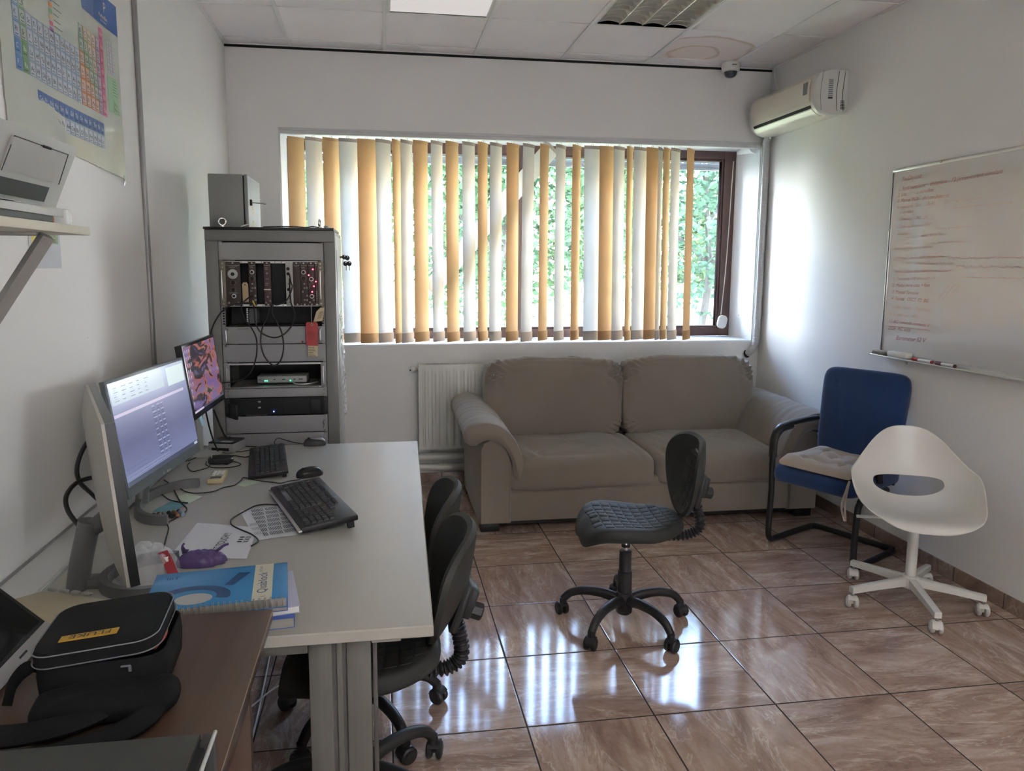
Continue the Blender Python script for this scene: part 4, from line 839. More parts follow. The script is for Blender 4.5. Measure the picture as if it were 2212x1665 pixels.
b.bb((RX0, RY1-.03, .03), (RX1, RY1, RT-.004), M_rk); b.bb((RX0+.004, RY0+.05, RT-.02), (RX1-.002, RY1, RT-.004), M_rk); b.bb((RX0+.01, RY0+.05, .03), (RX1-.01, RY1, .05), M_rk)
b.bb((-.766, RY0+.012, .10), (-.750, RY0+.03, 1.655), M_rpl); b.bb((-.296, RY0+.012, .10), (-.280, RY0+.03, 1.655), M_rpl)
b.bb((RX0+.03, RY0+.01, 0), (RX0+.09, RY1-.02, .03), M_black); b.bb((RX1-.09, RY0+.01, 0), (RX1-.03, RY1-.02, .03), M_black)
b.bb((-.75, RY0+.30, .10), (-.296, RY0+.31, 1.65), M_blk); b.build('cabinet', t, world=True)
b = MB(); b.bb((RX0, RY0+.05, .03), (RX0+.006, RY1-.03, RT-.004), M_rkl); b.build('side_panel', t, world=True)
b = MB(); b.bb((RX1-.006, RY0+.05, .03), (RX1, RY1-.03, RT-.02), M_rkl, .001); b.bb((RX1, RY0+.09, .30), (RX1+.003, RY1-.07, 1.62), M_rkl, .002); b.build('side_panel', t, world=True)
def screws(b, z0, z1, xs=(-.752, -.293)):
    for x in xs:
        for z in (z0+.007, z1-.007): b.cyl((x, RY0-.004, z), (x, RY0+.004, z), .0052, M_screw, n=12, bev=.001)
def panel(z0, z1, mat, nm='blank_panel', scr=True):
    b = MB(); b.bb((-.765, RY0+.002, z0+.001), (-.281, RY0+.010, z1-.001), mat, .001)
    if scr: screws(b, z0, z1)
    return b
panel(1.566, 1.650, M_rp).build('blank_panel', t, world=True)
# open strip with holes
b = MB(); 
for x0 in (-.764, -.300):
    for k in range(7): b.bb((x0+.004, RY0+.0095, 1.258+k*.0125), (x0+.012, RY0+.0125, 1.266+k*.0125), M_dark)
b.bb((-.740, RY0+.12, 1.255), (-.305, RY0+.13, 1.340), M_blk); 
for k in range(9): b.bb((-.652, RY0+.02, 1.262+k*.0085), (-.645, RY0+.024, 1.267+k*.0085), M_white)
b.bb((-.640, RY0+.02, 1.262), (-.605, RY0+.10, 1.335), pm('dark_grey_module', (.09, .10, .105), .5)); b.bb((-.74, RY0+.03, 1.250), (-.31, RY0+.12, 1.253), M_black); b.build('open_bay', t, world=True)
b = panel(1.164, 1.249, M_rpl); b.bb((-.693, RY0, 1.236), (-.64, RY0+.003, 1.238), M_ink)
for x in (-.742, -.305): b.tube([(x, RY0+.002, 1.175), (x, RY0-.022, 1.179), (x, RY0-.024, 1.205), (x, RY0-.022, 1.231), (x, RY0+.002, 1.235)], .004, M_al, 8, 6)
b.bb((-.395, RY0-.001, 1.168), (-.386, RY0+.003, 1.177), pm('small_red_sticker', (.25, .03, .03), .5)); b.build('drawer_panel', t, world=True)
panel(1.075, 1.162, M_rpl).build('blank_panel', t, world=True)
# bay with network switch
b = MB(); b.bb((-.765, RY0+.001, .948), (-.738, RY0+.008, 1.070), M_rpl, .001); b.bb((-.307, RY0+.001, .948), (-.281, RY0+.008, 1.070), M_rpl, .001); b.bb((-.738, RY0-.001, 1.062), (-.307, RY0+.012, 1.070), M_al); b.bb((-.738, RY0, .948), (-.307, RY0+.25, .953), M_al); screws(b, .95, 1.068)
for k in range(60): b.bb((-.735+k*.007, RY0-.0012, .949), (-.7315+k*.007, RY0-.0002, .952), M_dark)
for x in (-.752, -.30): b.tube([(x+.006, RY0, .965), (x+.006, RY0-.02, .968), (x+.006, RY0-.02, 1.045), (x+.006, RY0, 1.048)], .004, M_al, 8, 4)
b.build('open_bay', t, world=True)
b = MB(); b.bb((-.765, RY0+.002, .901), (-.281, RY0+.010, .944), M_rpl, .001); screws(b, .905, .942); b.build('blank_panel', t, world=True)
b = MB(); b.bb((-.765, RY0+.004, .812), (-.281, RY0+.012, .897), M_blk, .001); b.bb((-.765, RY0-.004, .812), (-.742, RY0+.004, .897), M_black, .002); b.bb((-.303, RY0-.004, .812), (-.281, RY0+.004, .897), M_black, .002); screws(b, .815, .895)
b.bb((-.485, RY0, .820), (-.482, RY0+.004, .892), M_black); b.bb((-.372, RY0, .820), (-.369, RY0+.004, .892), M_black); b.bb((-.36, RY0, .826), (-.315, RY0+.004, .886), M_black, .002)
for z in (.850, .879): b.bb((-.612, RY0+.002, z-.004), (-.598, RY0+.0035, z+.004), M_screw, .001)
b.bb((-.67, RY0-.002, .813), (-.57, RY0+.004, .815), M_screw); b.build('computer_front', t, world=True)
b = MB(); b.box((0, 0, 0), (.012, .085, .072), M_black, .003, M=Tr(-.722, RY0-.038, .842) @ Rz(math.radians(-60)) @ Rz(math.radians(95))); b.box((-.0, 0, 0), (.006, .075, .060), M_blk, .002, M=Tr(-.718, RY0-.04, .842) @ Rz(math.radians(35))); b.build('front_flap', t, world=True)
b = MB(); b.cyl((-.538, RY0+.004, .829), (-.538, RY0-.001, .829), .0022, em('blue_led', (.15, .25, 1.), 9.), n=10); b.build('power_lamp', t, world=True)
for z0, z1 in ((.722, .808), (.635, .720), (.548, .633)):
    b = panel(z0, z1, M_rpl); 
    if z0 == .722: b.tube([(-.297, RY0-.003, .785), (-.303, RY0-.008, .770), (-.297, RY0-.003, .76), (-.301, RY0-.004, .742)], .003, M_screw, 6, 5)
    b.build('blank_panel', t, world=True)
# keys in the side lock
t = thing('key_bunch', 'small bunch of dark keys hanging from the side lock of the rack', 'keys', (RX1+.012, 4.02, 1.575))
for dx, dz, an in ((.014, .012, 0), (.030, .008, .4), (.020, -.022, 1.), (.040, -.022, 2.)):
    b = MB(); b.cyl((dx, -.004*an, dz), (dx, -.004*an+.003, dz), .0125, M_black, n=20, bev=.001); b.cyl((dx+.003, -.0045*an-.002, dz+.006), (dx+.003, -.0045*an, dz+.006), .003, M_chrome, n=10)
    if an > .5: b.box((dx+.004*(2-an), 0, dz-.022), (.005, .002, .026), M_screw)
    b.build('key', t)
b = MB(); b.tube([(.022+.012*math.cos(k*PI/6), .003, -.006+.012*math.sin(k*PI/6)) for k in range(12)], .0012, M_screw, 6, 2, closed=True); b.cyl((-.012, 0, .012), (.003, 0, .012), .006, M_screw); b.build('key_ring', t)
# black lid, cabinet box, eye bolts on the rack
b = MB(); b.bb((RX0-.004, RY0-.006, RT+.001), (RX1-.004, RY1-.08, RT+.013), pm('black_panel_sheet', (.02, .02, .022), .4), .002); tag(b.build('cover_plate'), 'thin black plate lying on top of the equipment rack', 'plate')
b = MB(); b.tube([(-.56, RY0+.02, RT+.0155), (-.50, RY0+.015, RT+.0175), (-.42, RY0+.02, RT+.019), (-.36, RY0+.03, RT+.016), (-.33, RY0+.02, RT+.020), (-.30, RY0+.03, RT+.016)], .0025, M_black, 6, 5); tag(b.build('loose_cable'), 'short black cable lying along the black plate on the rack', 'cable')
def eye(x, y, lab, rot, flat=False):
    t = thing('eye_bolt', lab, 'eye bolt', (x, y, RT+.013)); t.rotation_euler = (0, 0, rot); WM[t.name] = Tr(x, y, RT+.013) @ Rz(rot)
    b = MB(); b.cyl((0, 0, 0), (0, 0, .008), .011, M_chrome, n=20, bev=.001); b.build('collar', t); b = MB()
    if not flat: b.tube([(.0165*math.cos(k*PI/8), 0, .026+.0165*math.sin(k*PI/8)) for k in range(16)], .0042, M_chrome, 10, 2, closed=True)
    else: b.tube([(.006+.015*math.cos(k*PI/8), .013*math.sin(k*PI/8), .008+.006*math.cos(k*PI/8)) for k in range(16)], .0038, M_chrome, 10, 2, closed=True)
    b.build('ring', t)
eye(-.752, 3.74, 'upright steel eye bolt in front of the grey cabinet box on the rack', .25); eye(-.655, 3.73, 'steel eye bolt lying flat near the middle of the rack top', .5, True); eye(-.300, 3.76, 'upright eye bolt seen edge-on near the right end of the rack top', 1.45); eye(-.262, 3.77, 'steel eye bolt lying flat at the right corner of the rack top', 2.2, True)
t = thing('cabinet_box', 'grey steel wall enclosure standing on the rack, door turned right', 'electrical box', (-.74, 4.03, RT+.013))
M_box = pm('grey_structured_enamel', (.24, .245, .235), .5, bump=.2, bscale=300.); M_door = pm('pale_structured_enamel', (.52, .54, .57), .4, bump=.3, bscale=300.)
HB = .262; b = MB(); b.bb((-.093, -.185, 0), (.070, .185, HB), M_box, .004); b.bb((.070, -.178, .006), (.076, .178, HB-.006), M_dark); b.build('body', t)
b = MB(); b.bb((.076, -.185, 0), (.092, .185, HB), M_box, .003); b.bb((.0915, -.180, .004), (.0935, .180, HB-.004), M_door, .001)
b.add([(.0942, -.085, .10), (.0942, -.045, .10), (.0942, -.065, .145)], [(0, 1, 2)], pm('warning_yellow', (.62, .50, .10), .5)); b.add([(.0945, -.078, .104), (.0945, -.052, .104), (.0945, -.065, .133)], [(0, 1, 2)], pm('pale_yellow', (.68, .60, .30), .5))
for z0, z1 in ((.075, .092), (.018, .048)): b.add([(.0942, -.085, z0), (.0942, -.045, z0), (.0942, -.045, z1), (.0942, -.085, z1)], [(0, 1, 2, 3)], MATS['pale_yellow'])
b.text('220V', .011, M_ink, frame((.0946, -.081, .079), (0, 1, 0), (0, 0, 1))); b.text('380', .014, M_ink, frame((.0946, -.080, .034), (0, 1, 0), (0, 0, 1))); b.text('V~', .010, M_ink, frame((.0946, -.075, .022), (0, 1, 0), (0, 0, 1)))
dr = b.build('door', t); b = MB(); b.box((.098, -.135, .130), (.012, .014, .030), M_dark, .003); b.cyl((.10, -.135, .130), (.165, -.140, .126), .0028, M_steel); b.cyl((.16, -.140, .126), (.172, -.141, .125), .0042, M_chrome, n=10); b.build('lock_key', dr)
# instrument crate
M_brown = pm('dark_brown_module_face', (.050, .032, .028), .5); M_mod = pm('grey_module_face', (.42, .42, .40), .45); M_knob = pm('black_knob', (.012, .012, .013), .35); M_lab = pm('engraved_white_print', (.40, .38, .34), .6)
cr = thing('instrument_crate', 'modular instrument crate with red lamps, mounted in the upper rack', 'instrument', (-.525, RY0, 1.344)); Z0, Z1 = 1.346, 1.562
M_nim = pm('bronze_anodised_bracket', (.18, .16, .12), .45, .3)
b = MB(); b.bb((-.764, RY0-.004, Z0), (-.737, RY0+.004, Z1), M_nim, .001); b.bb((-.309, RY0-.004, Z0), (-.282, RY0+.004, Z1), M_nim, .001); b.bb((-.737, RY0-.003, Z1-.010), (-.309, RY0+.004, Z1), M_al); b.bb((-.737, RY0-.003, Z0), (-.309, RY0+.004, Z0+.010), M_al); b.bb((-.737, RY0+.05, Z0+.01), (-.309, RY0+.055, Z1-.01), M_blk); b.bb((-.737, RY0+.004, Z1-.004), (-.309, RY0+.25, Z1-.002), M_al); b.bb((-.737, RY0+.004, Z0+.002), (-.309, RY0+.25, Z0+.004), M_al)
for x in (-.750, -.296):
    b.tube([(x, RY0-.004, Z0+.035), (x, RY0-.026, Z0+.040), (x, RY0-.028, Z0+.10), (x, RY0-.026, Z1-.052), (x, RY0-.004, Z1-.047)], .0045, M_al, 10, 6)
    for z in (Z0+.012, Z0+.030, Z1-.030, Z1-.012): b.cyl((x, RY0-.005, z), (x, RY0-.002, z), .0045, M_screw, n=10)
for k in range(14): b.cyl((-.725+k*.031, RY0-.0042, Z1-.005), (-.725+k*.031, RY0-.002, Z1-.005), .0022, M_dark, n=8); b.cyl((-.725+k*.031, RY0-.0042, Z0+.005), (-.725+k*.031, RY0-.002, Z0+.005), .0022, M_dark, n=8)
b.build('crate_frame', cr, world=True)
def module(x0, x1, mat, items, nm='plug_in_module'):
    b = MB(); b.bb((x0+.0008, RY0-.006, Z0+.003), (x1-.0008, RY0-.002, Z1-.003), mat, .0008); b.bb((x0+.001, RY0-.002, Z0+.012), (x1-.001, RY0+.045, Z1-.012), M_blk); cx = (x0+x1)/2; Y = RY0-.006
    b.tube([(x0+.004, Y-.0006, Z1-.016), (x0+.005, Y-.0006, Z1-.021), (x1-.005, Y-.0006, Z1-.021), (x1-.004, Y-.0006, Z1-.016)], .0007, M_lab, 4, 1); b.cyl((cx, Y-.002, Z1-.009), (cx, Y, Z1-.009), .0042, M_screw, n=12); b.cyl((cx, Y-.002, Z0+.009), (cx, Y, Z0+.009), .0042, M_screw, n=12)
    m = b.build(nm, cr, world=True)
    for it in items:
        k, dx, dz = it[0], it[1], it[2]; x = x0+dx; z = Z1-dz; p = MB()
        if k == 'dial': p.cyl((x, Y, z), (x, Y-.004, z), it[3], M_mod, n=40, bev=.001); p.cyl((x, Y-.004, z), (x, Y-.012, z), it[3]*.36, M_knob, n=24, bev=.002); [p.box((x+it[3]*.8*math.cos(a*PI/8), Y-.0043, z+it[3]*.8*math.sin(a*PI/8)), (.0009, .0004, .0009), M_ink) for a in range(16)]; p.build('dial', m, world=True)
        elif k == 'ring': p.cyl((x, Y, z), (x, Y-.004, z), .0105, M_al, n=30, bev=.001); p.cyl((x, Y-.004, z), (x, Y-.010, z), .0068, M_knob, n=24, bev=.001); p.build('turn_knob', m, world=True)
        elif k == 'knob':
            p.cyl((x, Y, z), (x, Y-.010, z), .0075, M_knob, n=24, bev=.002); [p.box((x+.0125*math.cos(a*PI/7), Y-.0004, z+.0125*math.sin(a*PI/7)), (.0022, .0005, .0012), M_lab) for a in range(-2, 10)]; p.build('knob', m, world=True)
        elif k == 'led': p.cyl((x, Y, z), (x, Y-.003, z), .0030, em('red_led', (1, .03, .09), 9.), n=12, bev=.0008); p.cyl((x, Y+.0002, z), (x, Y-.001, z), .0052, em('red_led_bezel', (.6, .0, .03), .5), n=14); p.build('lamp', m, world=True)
        elif k == 'jack': p.cyl((x, Y, z), (x, Y-.006, z), .0042, M_screw, n=12); p.cyl((x, Y-.006, z), (x, Y-.0065, z), .002, M_dark, n=8); p.build('socket', m, world=True)
        elif k == 'pins':
            for a in range(it[3]): p.cyl((x, Y, z-a*.0085), (x, Y-.003, z-a*.0085), .0022, M_screw, n=8)
            p.build('test_points', m, world=True)
        elif k == 'print':
            for a in range(it[3]): p.bb((x, Y-.0004, z-a*.0055), (x+it[4]*rng.uniform(.6, 1), Y, z-a*.0055+.0011), M_lab)
            p.build('printed_legend', m, world=True)
module(-.737, -.668, M_brown, [('dial', .034, .062, .0235), ('knob', .034, .103), ('knob', .034, .135), ('ring', .036, .166), ('print', .018, .027, 2, .04), ('jack', .012, .198), ('jack', .056, .198), ('print', .014, .15, 2, .045)])
module(-.632, -.597, M_brown, [('ring', .017, .052), ('knob', .017, .082), ('jack', .017, .108), ('jack', .017, .128), ('jack', .029, .127), ('jack', .010, .142), ('jack', .029, .165), ('jack', .029, .185), ('jack', .017, .198), ('print', .006, .025, 2, .022)])
module(-.562, -.528, pm('reddish_module_face', (.07, .035, .032), .5), [('print', .006, .03, 3, .022), ('jack', .016, .058), ('print', .006, .085, 1, .022), ('print', .006, .105, 3, .020), ('jack', .016, .170), ('jack', .027, .190), ('jack', .008, .198)])
module(-.460, -.425, M_mod, [('knob', .013, .036), ('knob', .013, .060), ('jack', .017, .083), ('jack', .013, .108), ('knob', .013, .135), ('jack', .017, .158), ('jack', .017, .178), ('jack', .017, .197), ('print', .006, .02, 2, .02)])
module(-.425, -.391, M_brown, [('print', .008, .024, 1, .018)]); module(-.391, -.357, M_brown, [('ring', .016, .052), ('knob', .016, .082), ('jack', .018, .108), ('jack', .018, .128), ('jack', .030, .127), ('jack', .010, .145), ('jack', .030, .165), ('jack', .018, .185), ('jack', .030, .186), ('print', .006, .03, 2, .022)])
module(-.357, -.323, M_brown, [('led', .026, .038), ('led', .006, .066), ('ring', .018, .085), ('led', .029, .119), ('led', .020, .146), ('ring', .018, .168), ('print', .005, .110, 4, .010), ('jack', .027, .186), ('jack', .008, .197)]); module(-.323, -.309, M_brown, [('led', .005, .097), ('pins', .007, .145, 7)])
b = MB(); b.bb((-.562, RY0-.009, 1.424), (-.530, RY0-.007, 1.430), pm('masking_tape', (.55, .50, .38), .7)); b.build('tape_strip', cr, world=True)
# switch, tags, cables
t = thing('network_switch', 'slim grey network device with green lamps in the lower open rack bay', 'network device', (-.50, RY0+.10, .953)); b = MB(); b.bb((-.118, -.05, .012), (.118, .08, .044), pm('light_device_case', (.33, .34, .33), .45), .002); b.build('case', t)
for x in (-.082, -.072, .040):
    b = MB(); b.cyl((x, -.050, .022), (x, -.0525, .022), .0022, em('green_led', (.05, 1, .45), 2.6), n=12); b.build('lamp', t)
b = MB()
for x, w in ((-.110, .006), (-.040, .008), (-.0, .015), (.055, .01), (.08, .02)): b.bb((x, -.0508, .026), (x+w, -.050, .030), M_ink)
b.build('port_marks', t); b = MB(); b.bb((-.122, -.04, 0), (.122, .08, .012), M_blk); b.build('foot', t)
b = MB(); b.tube([(-.45, RY0+.045, .975), (-.44, RY0+.02, .966), (-.41, RY0+.01, .962), (-.36, RY0+.02, .963), (-.33, RY0+.06, .965)], .0028, M_al, 8, 6); tag(b.build('patch_cable'), 'pale thin cable curving from the network device in the rack bay', 'cable')
def cab(pts, r, lab, sub=8, mat=None, nm='signal_cable'): b = MB(); b.tube(pts, r, mat or M_black, 8, sub); return tag(b.build(nm), lab, 'cable')
Y = RY0-.02
cab([(-.612, Y, 1.395), (-.635, Y-.02, 1.385), (-.662, Y-.03, 1.35), (-.650, Y-.03, 1.29), (-.622, Y-.03, 1.25), (-.60, Y-.03, 1.20), (-.598, Y-.03, 1.15), (-.605, Y-.03, 1.10), (-.625, Y-.03, 1.045), (-.66, Y-.02, 1.005), (-.71, Y-.03, .99), (-.775, Y-.04, .985)], .0034, 'black cable dropping from the second crate module and leaving left past the monitor')
cab([(-.44, Y, 1.475), (-.437, Y-.03, 1.43), (-.436, Y-.03, 1.40), (-.432, Y-.03, 1.36), (-.415, Y-.04, 1.31), (-.43, Y-.04, 1.26), (-.47, Y-.04, 1.215), (-.52, Y-.04, 1.20), (-.575, Y-.04, 1.225), (-.60, Y-.03, 1.27), (-.605, Y-.02, 1.32), (-.612, Y, 1.365)], .0034, 'black cable looping from the grey module down and back to its left')
cab([(-.525, Y, 1.36), (-.535, Y-.025, 1.33), (-.548, Y-.03, 1.29), (-.57, Y-.03, 1.245), (-.580, Y-.03, 1.18), (-.570, Y-.03, 1.12), (-.545, Y-.03, 1.08), (-.518, Y-.03, 1.065), (-.490, Y-.03, 1.09), (-.475, Y-.03, 1.15), (-.480, Y-.03, 1.22), (-.505, Y-.03, 1.28), (-.522, Y-.03, 1.32), (-.518, Y, 1.365)], .0034, 'black cable hanging in a long loop in front of the light grey blank panels')
cab([(-.44, Y, 1.50), (-.43, Y-.03, 1.46), (-.425, Y-.03, 1.44), (-.44, Y-.03, 1.40), (-.46, Y-.03, 1.37), (-.50, Y-.03, 1.355), (-.52, Y, 1.362)], .0030, 'short black cable joining the grey module to the dark bay left of it')
cab([(-.60, Y, 1.36), (-.67, Y-.02, 1.362), (-.72, Y-.03, 1.35), (-.76, Y-.03, 1.315), (-.79, Y-.05, 1.26), (-.80, Y-.08, 1.20), (-.80, Y-.10, 1.12)], .0034, 'black cable sweeping left from the crate down behind the small monitor')
b = MB(); b.cyl((-.613, Y-.005, 1.375), (-.602, Y-.012, 1.350), .0042, pm('yellow_plug', (.55, .40, .06), .45), r1=.003); tag(b.build('yellow_plug'), 'small yellow connector plug below the second crate module', 'plug')
def tagp(nm, lab, poly, mat, mi, th=.0008, y=None, extra=None):
    t = thing(nm, lab, 'tag', (poly[0][0], y or RY0-.03, poly[0][1])); b = MB(); b.prism(poly, 0, th, mat, Matrix(((1, 0, 0, 0), (0, 0, -1, y or RY0-.03), (0, 1, 0, 0), (0, 0, 0, 1)))); 
    if extra: extra(b)
    b.build('card', t, world=True); return t
Fp = lambda x, z, y: frame((x, y, z), (1, 0, 0), (0, 0, 1))
M_tagr = pm('red_card', (.42, .055, .055), .6); M_tagb = pm('buff_card', (.55, .46, .30), .7); M_taglab = pm('pale_tag_print', (.20, .04, .04), .6)
def ex(b):
    for k in range(9): b.bb((-.361+k*.0042, RY0-.0350, 1.195-(k % 2)*.012), (-.3592+k*.0042, RY0-.0343, 1.226), M_taglab)
    b.cyl((-.341, RY0-.0335, 1.259), (-.341, RY0-.0352, 1.259), .006, M_tagb, n=16); b.cyl((-.341, RY0-.0351, 1.259), (-.341, RY0-.0356, 1.259), .003, M_dark, n=10)
tt = tagp('red_tag', 'red card tag hanging from a string under the crate', [(-.370, 1.158), (-.314, 1.155), (-.312, 1.262), (-.318, 1.270), (-.362, 1.271), (-.369, 1.264)], M_tagr, 0, y=RY0-.034, extra=ex)
b = MB(); b.tube([(-.341, RY0-.035, 1.259), (-.342, RY0-.03, 1.30), (-.343, RY0-.012, 1.350)], .0009, M_white, 5, 4); b.build('string', tt, world=True)
def ex2(b):
    for k in range(6): b.bb((-.358, RY0-.0337, 1.146-k*.008), (-.358+rng.uniform(.02, .036), RY0-.0331, 1.148-k*.008), M_ink)
tagp('buff_tag', 'buff paper label showing below the red tag on the rack', [(-.362, 1.105), (-.317, 1.104), (-.315, 1.160), (-.362, 1.160)], M_tagb, 0, y=RY0-.0325, extra=ex2)
def ex3(b):
    for k in range(6): b.box((-.305+.002*k, RY0-.0290, 1.29+.006*k), (.020, .0006, .0014), M_ink, rot=Ry(-.25))
tagp('buff_tag', 'tilted buff paper label right of the red tag, under the crate corner', [(-.333, 1.272), (-.290, 1.276), (-.279, 1.340), (-.298, 1.341), (-.318, 1.322)], M_tagb, 0, y=RY0-.028, extra=ex3)
tagp('wooden_tag', 'pale wooden tag hanging between the first two crate modules', [(-.660, 1.366), (-.633, 1.368), (-.634, 1.452), (-.640, 1.461), (-.655, 1.461), (-.662, 1.452)], pm('pale_wood_tag', (.42, .32, .19), .6, stretch=(30, 1, 1), var=.2), 0, th=.002, y=RY0-.012, extra=lambda b: b.cyl((-.648, RY0-.0138, 1.450), (-.648, RY0-.0146, 1.450), .003, M_dark, n=10))
# crumpled clear film on the rack side
M_film = pm('clear_plastic_film', (.8, .82, .85), .18, alpha=.35, spec=.8)
b = MB(); b.surf(lambda u, v: (RX1+.008+.020*abs(mnoise.noise(Vector((u*5, v*12, 1))))+.012*v, RY0+.06+.16*u+.03*mnoise.noise(Vector((u*3, v*8, 4))), 1.30-.52*v+.02*u), 14, 60, M_film); tag(b.build('plastic_film'), 'crumpled clear plastic film stuck down the right side of the rack', 'plastic film')
# ------------------------------------------------------------------ left wall: poster, note, shelf with printer
M_post = pm('laminated_poster_paper', (.58, .62, .55), .16, var=.03, scale=2., bump=.25, bscale=1.6, coat=.5)
cb = {'b': srgb(104, 140, 190), 'd': srgb(70, 104, 168), 'g': srgb(120, 160, 120), 'w': srgb(150, 168, 196), 'o': srgb(214, 128, 62), 'n': srgb(200, 170, 130), 'p': srgb(205, 105, 140), 'v': srgb(165, 105, 160)}
CM = {k: pm('poster_ink_'+k, v, .3, var=.03) for k, v in cb.items()}; CI = {k: pm('poster_tint_'+k, tuple(c*.35+.42 for c in v), .3, var=.02) for k, v in cb.items()}
M_pblue = pm('poster_header_blue', srgb(50, 98, 172), .25); M_pb2 = pm('poster_header_dull_blue', srgb(84, 116, 178), .25); M_pgr = pm('poster_green_box', srgb(168, 206, 168), .3)
t = thing('periodic_table_poster', 'glossy periodic table poster taped to the left wall above the printer', 'poster', (XL+.002, 2.64, 2.19))
PF = frame((XL, 0, 0), (0, 1, 0), (0, 0, 1))     # local x = world y, local y = world z
def wob(y, z): return .004+.010*max(0, mnoise.noise(Vector((y*4, z*1.5, 2))))+.018*max(0, (1.99-z)/.12)*max(0, math.sin((y-2.2)*7))**2
b = MB(); b.slab(lambda u, v: (2.190+.90*u+(.004 if v < .1 else 0), 1.868+.63*v+.045*(1-u)*(1-v), wob(2.19+.9*u, 1.868+.63*v)), .0006, 60, 40, M_post, M=PF)
def pr_(y0, z0, y1, z1, m, h=.0010): b.slab(lambda u, v: (y0+(y1-y0)*u, z0+(z1-z0)*v, wob(y0+(y1-y0)*u, z0+(z1-z0)*v)+h), .0002, 3, 3, m, M=PF)
def tx_(s, y, z, size, m, h=.0018, rot=0): b.text(s, size, m, PF @ Tr(y, z, wob(y, z)+h))
pr_(2.192, 2.388, 2.87, 2.496, M_pb2); pr_(2.87, 2.388, 3.088, 2.496, M_pblue, .0011); tx_('PERIODIC TABLE OF THE ELEMENTS', 2.20, 2.42, .034, M_white); tx_('P', 2.960, 2.438, .050, M_white); tx_('PerkinElmer', 2.915, 2.412, .020, M_white); tx_('For the Better', 2.93, 2.400, .010, M_white)
ELS = ['H He', 'Li Be B C N O F Ne', 'Na Mg Al Si P S Cl Ar', 'K Ca Sc Ti V Cr Mn Fe Co Ni Cu Zn Ga Ge As Se Br Kr', 'Rb Sr Y Zr Nb Mo Tc Ru Rh Pd Ag Cd In Sn Sb Te I Xe', 'Cs Ba La Hf Ta W Re Os Ir Pt Au Hg Tl Pb Bi Po At Rn', 'Fr Ra Ac Rf Db Sg Bh Hs Mt Ds Rg Cn Nh Fl Mc Lv Ts Og']
LAN = ['Ce Pr Nd Pm Sm Eu Gd Tb Dy Ho Er Tm Yb Lu', 'Th Pa U Np Pu Am Cm Bk Cf Es Fm Md No Lr']
def cell(y, z, s, k, solid):
    pr_(y, z-.042, y+.0345, z, CM[k], .0010); pr_(y+.003, z-.039, y+.0315, z-.004, CI[k] if not solid else CM[k], .0013); tx_(s, y+.006, z-.027, .019, M_ink if not solid else M_white); pr_(y+.007, z-.035, y+.024, z-.0335, M_ink, .0016)
    b_ = None
for r, row in enumerate(ELS):
    e = row.split(); cols = {0: [1, 18], 1: [1, 2]+list(range(13, 19)), 2: [1, 2]+list(range(13, 19))}.get(r, list(range(1, 19)))
    for s, c in zip(e, cols):
        k = 'b' if c == 1 else 'g' if c == 2 else 'p' if c == 18 else 'v' if c == 17 else 'w' if 3 <= c <= 12 else ('o' if c-13 <= r-3 else 'g' if c-13 <= r-1 else 'n')
        cell(2.262+.0378*(c-1), 2.372-.0435*r, s, k, c == 18 or (c < 3 and r > 4))
for r, row in enumerate(LAN):
    for i, s in enumerate(row.split()): cell(2.375+.0378*(i+1)-.0378+.0, 2.040-.0455*r, s, 'd' if r == 0 else 'w', r == 0)
for i, k in enumerate(('b', 'd', 'o', 'g', 'n', 'p', 'v')): pr_(2.50, 2.345-.018*i, 2.525, 2.358-.018*i, CM[k]); pr_(2.532, 2.349-.018*i, 2.57+.01*(i % 3), 2.3505-.018*i, M_ink)
tx_('C', 2.40, 2.33, .05, M_ink); pr_(2.965, 2.095, 3.062, 2.222, M_pgr); 
for k in range(6): pr_(2.970, 2.212-k*.010, 3.045+.004*(k % 3), 2.2135-k*.010, M_ink)
for k in range(9): pr_(2.970, 2.140-k*.0045, 3.02+.01*(k % 4), 2.1412-k*.0045, M_ink)
for k in range(9):
    for j in range(3): pr_(2.978+.022*j, 2.335-.0125*k, 2.994+.022*j, 2.345-.0125*k, CI['v' if (k+j) % 2 else 'w'])
tx_('1', 3.0, 2.35, .014, M_ink)
for k in range(7): pr_(2.975, 1.962-k*.008, 3.04+.012*(k % 3), 1.963-k*.008, CI['v'])
b.build('sheet', t, world=True)
b = MB(); b.slab(lambda u, v: (3.072+.030*u, 1.843+.045*v, .005+.004*math.sin(u*5+v*3)), .0004, 6, 6, pm('clear_sticky_tape', (.75, .77, .75), .15, alpha=.55, spec=.8), M=PF); b.build('tape_piece', t, world=True)
b = MB(); b.slab(lambda u, v: (2.265+.205*u, 1.53+.15*v, .002), .0003, 3, 3, pm('note_paper', (.58, .60, .64), .6), M=PF)
for c, y0, y1 in ((pm('note_yellow', srgb(214, 205, 110), .6), 2.28, 2.345), (pm('note_green', srgb(150, 178, 140), .6), 2.385, 2.455)):
    b.slab(lambda u, v: (y0+(y1-y0)*u, 1.603+.07*v, .0026), .0002, 2, 2, c, M=PF)
for y, z, s in ((2.32, 1.622, 'CL'), (2.41, 1.622, 'LTB'), (2.41, 1.607, '2022')): b.text(s, .014, M_taglab, PF @ Tr(y, z, .0032))
tag(b.build('wall_note'), 'white sheet with yellow and green boxes on the wall under the shelf', 'paper note')
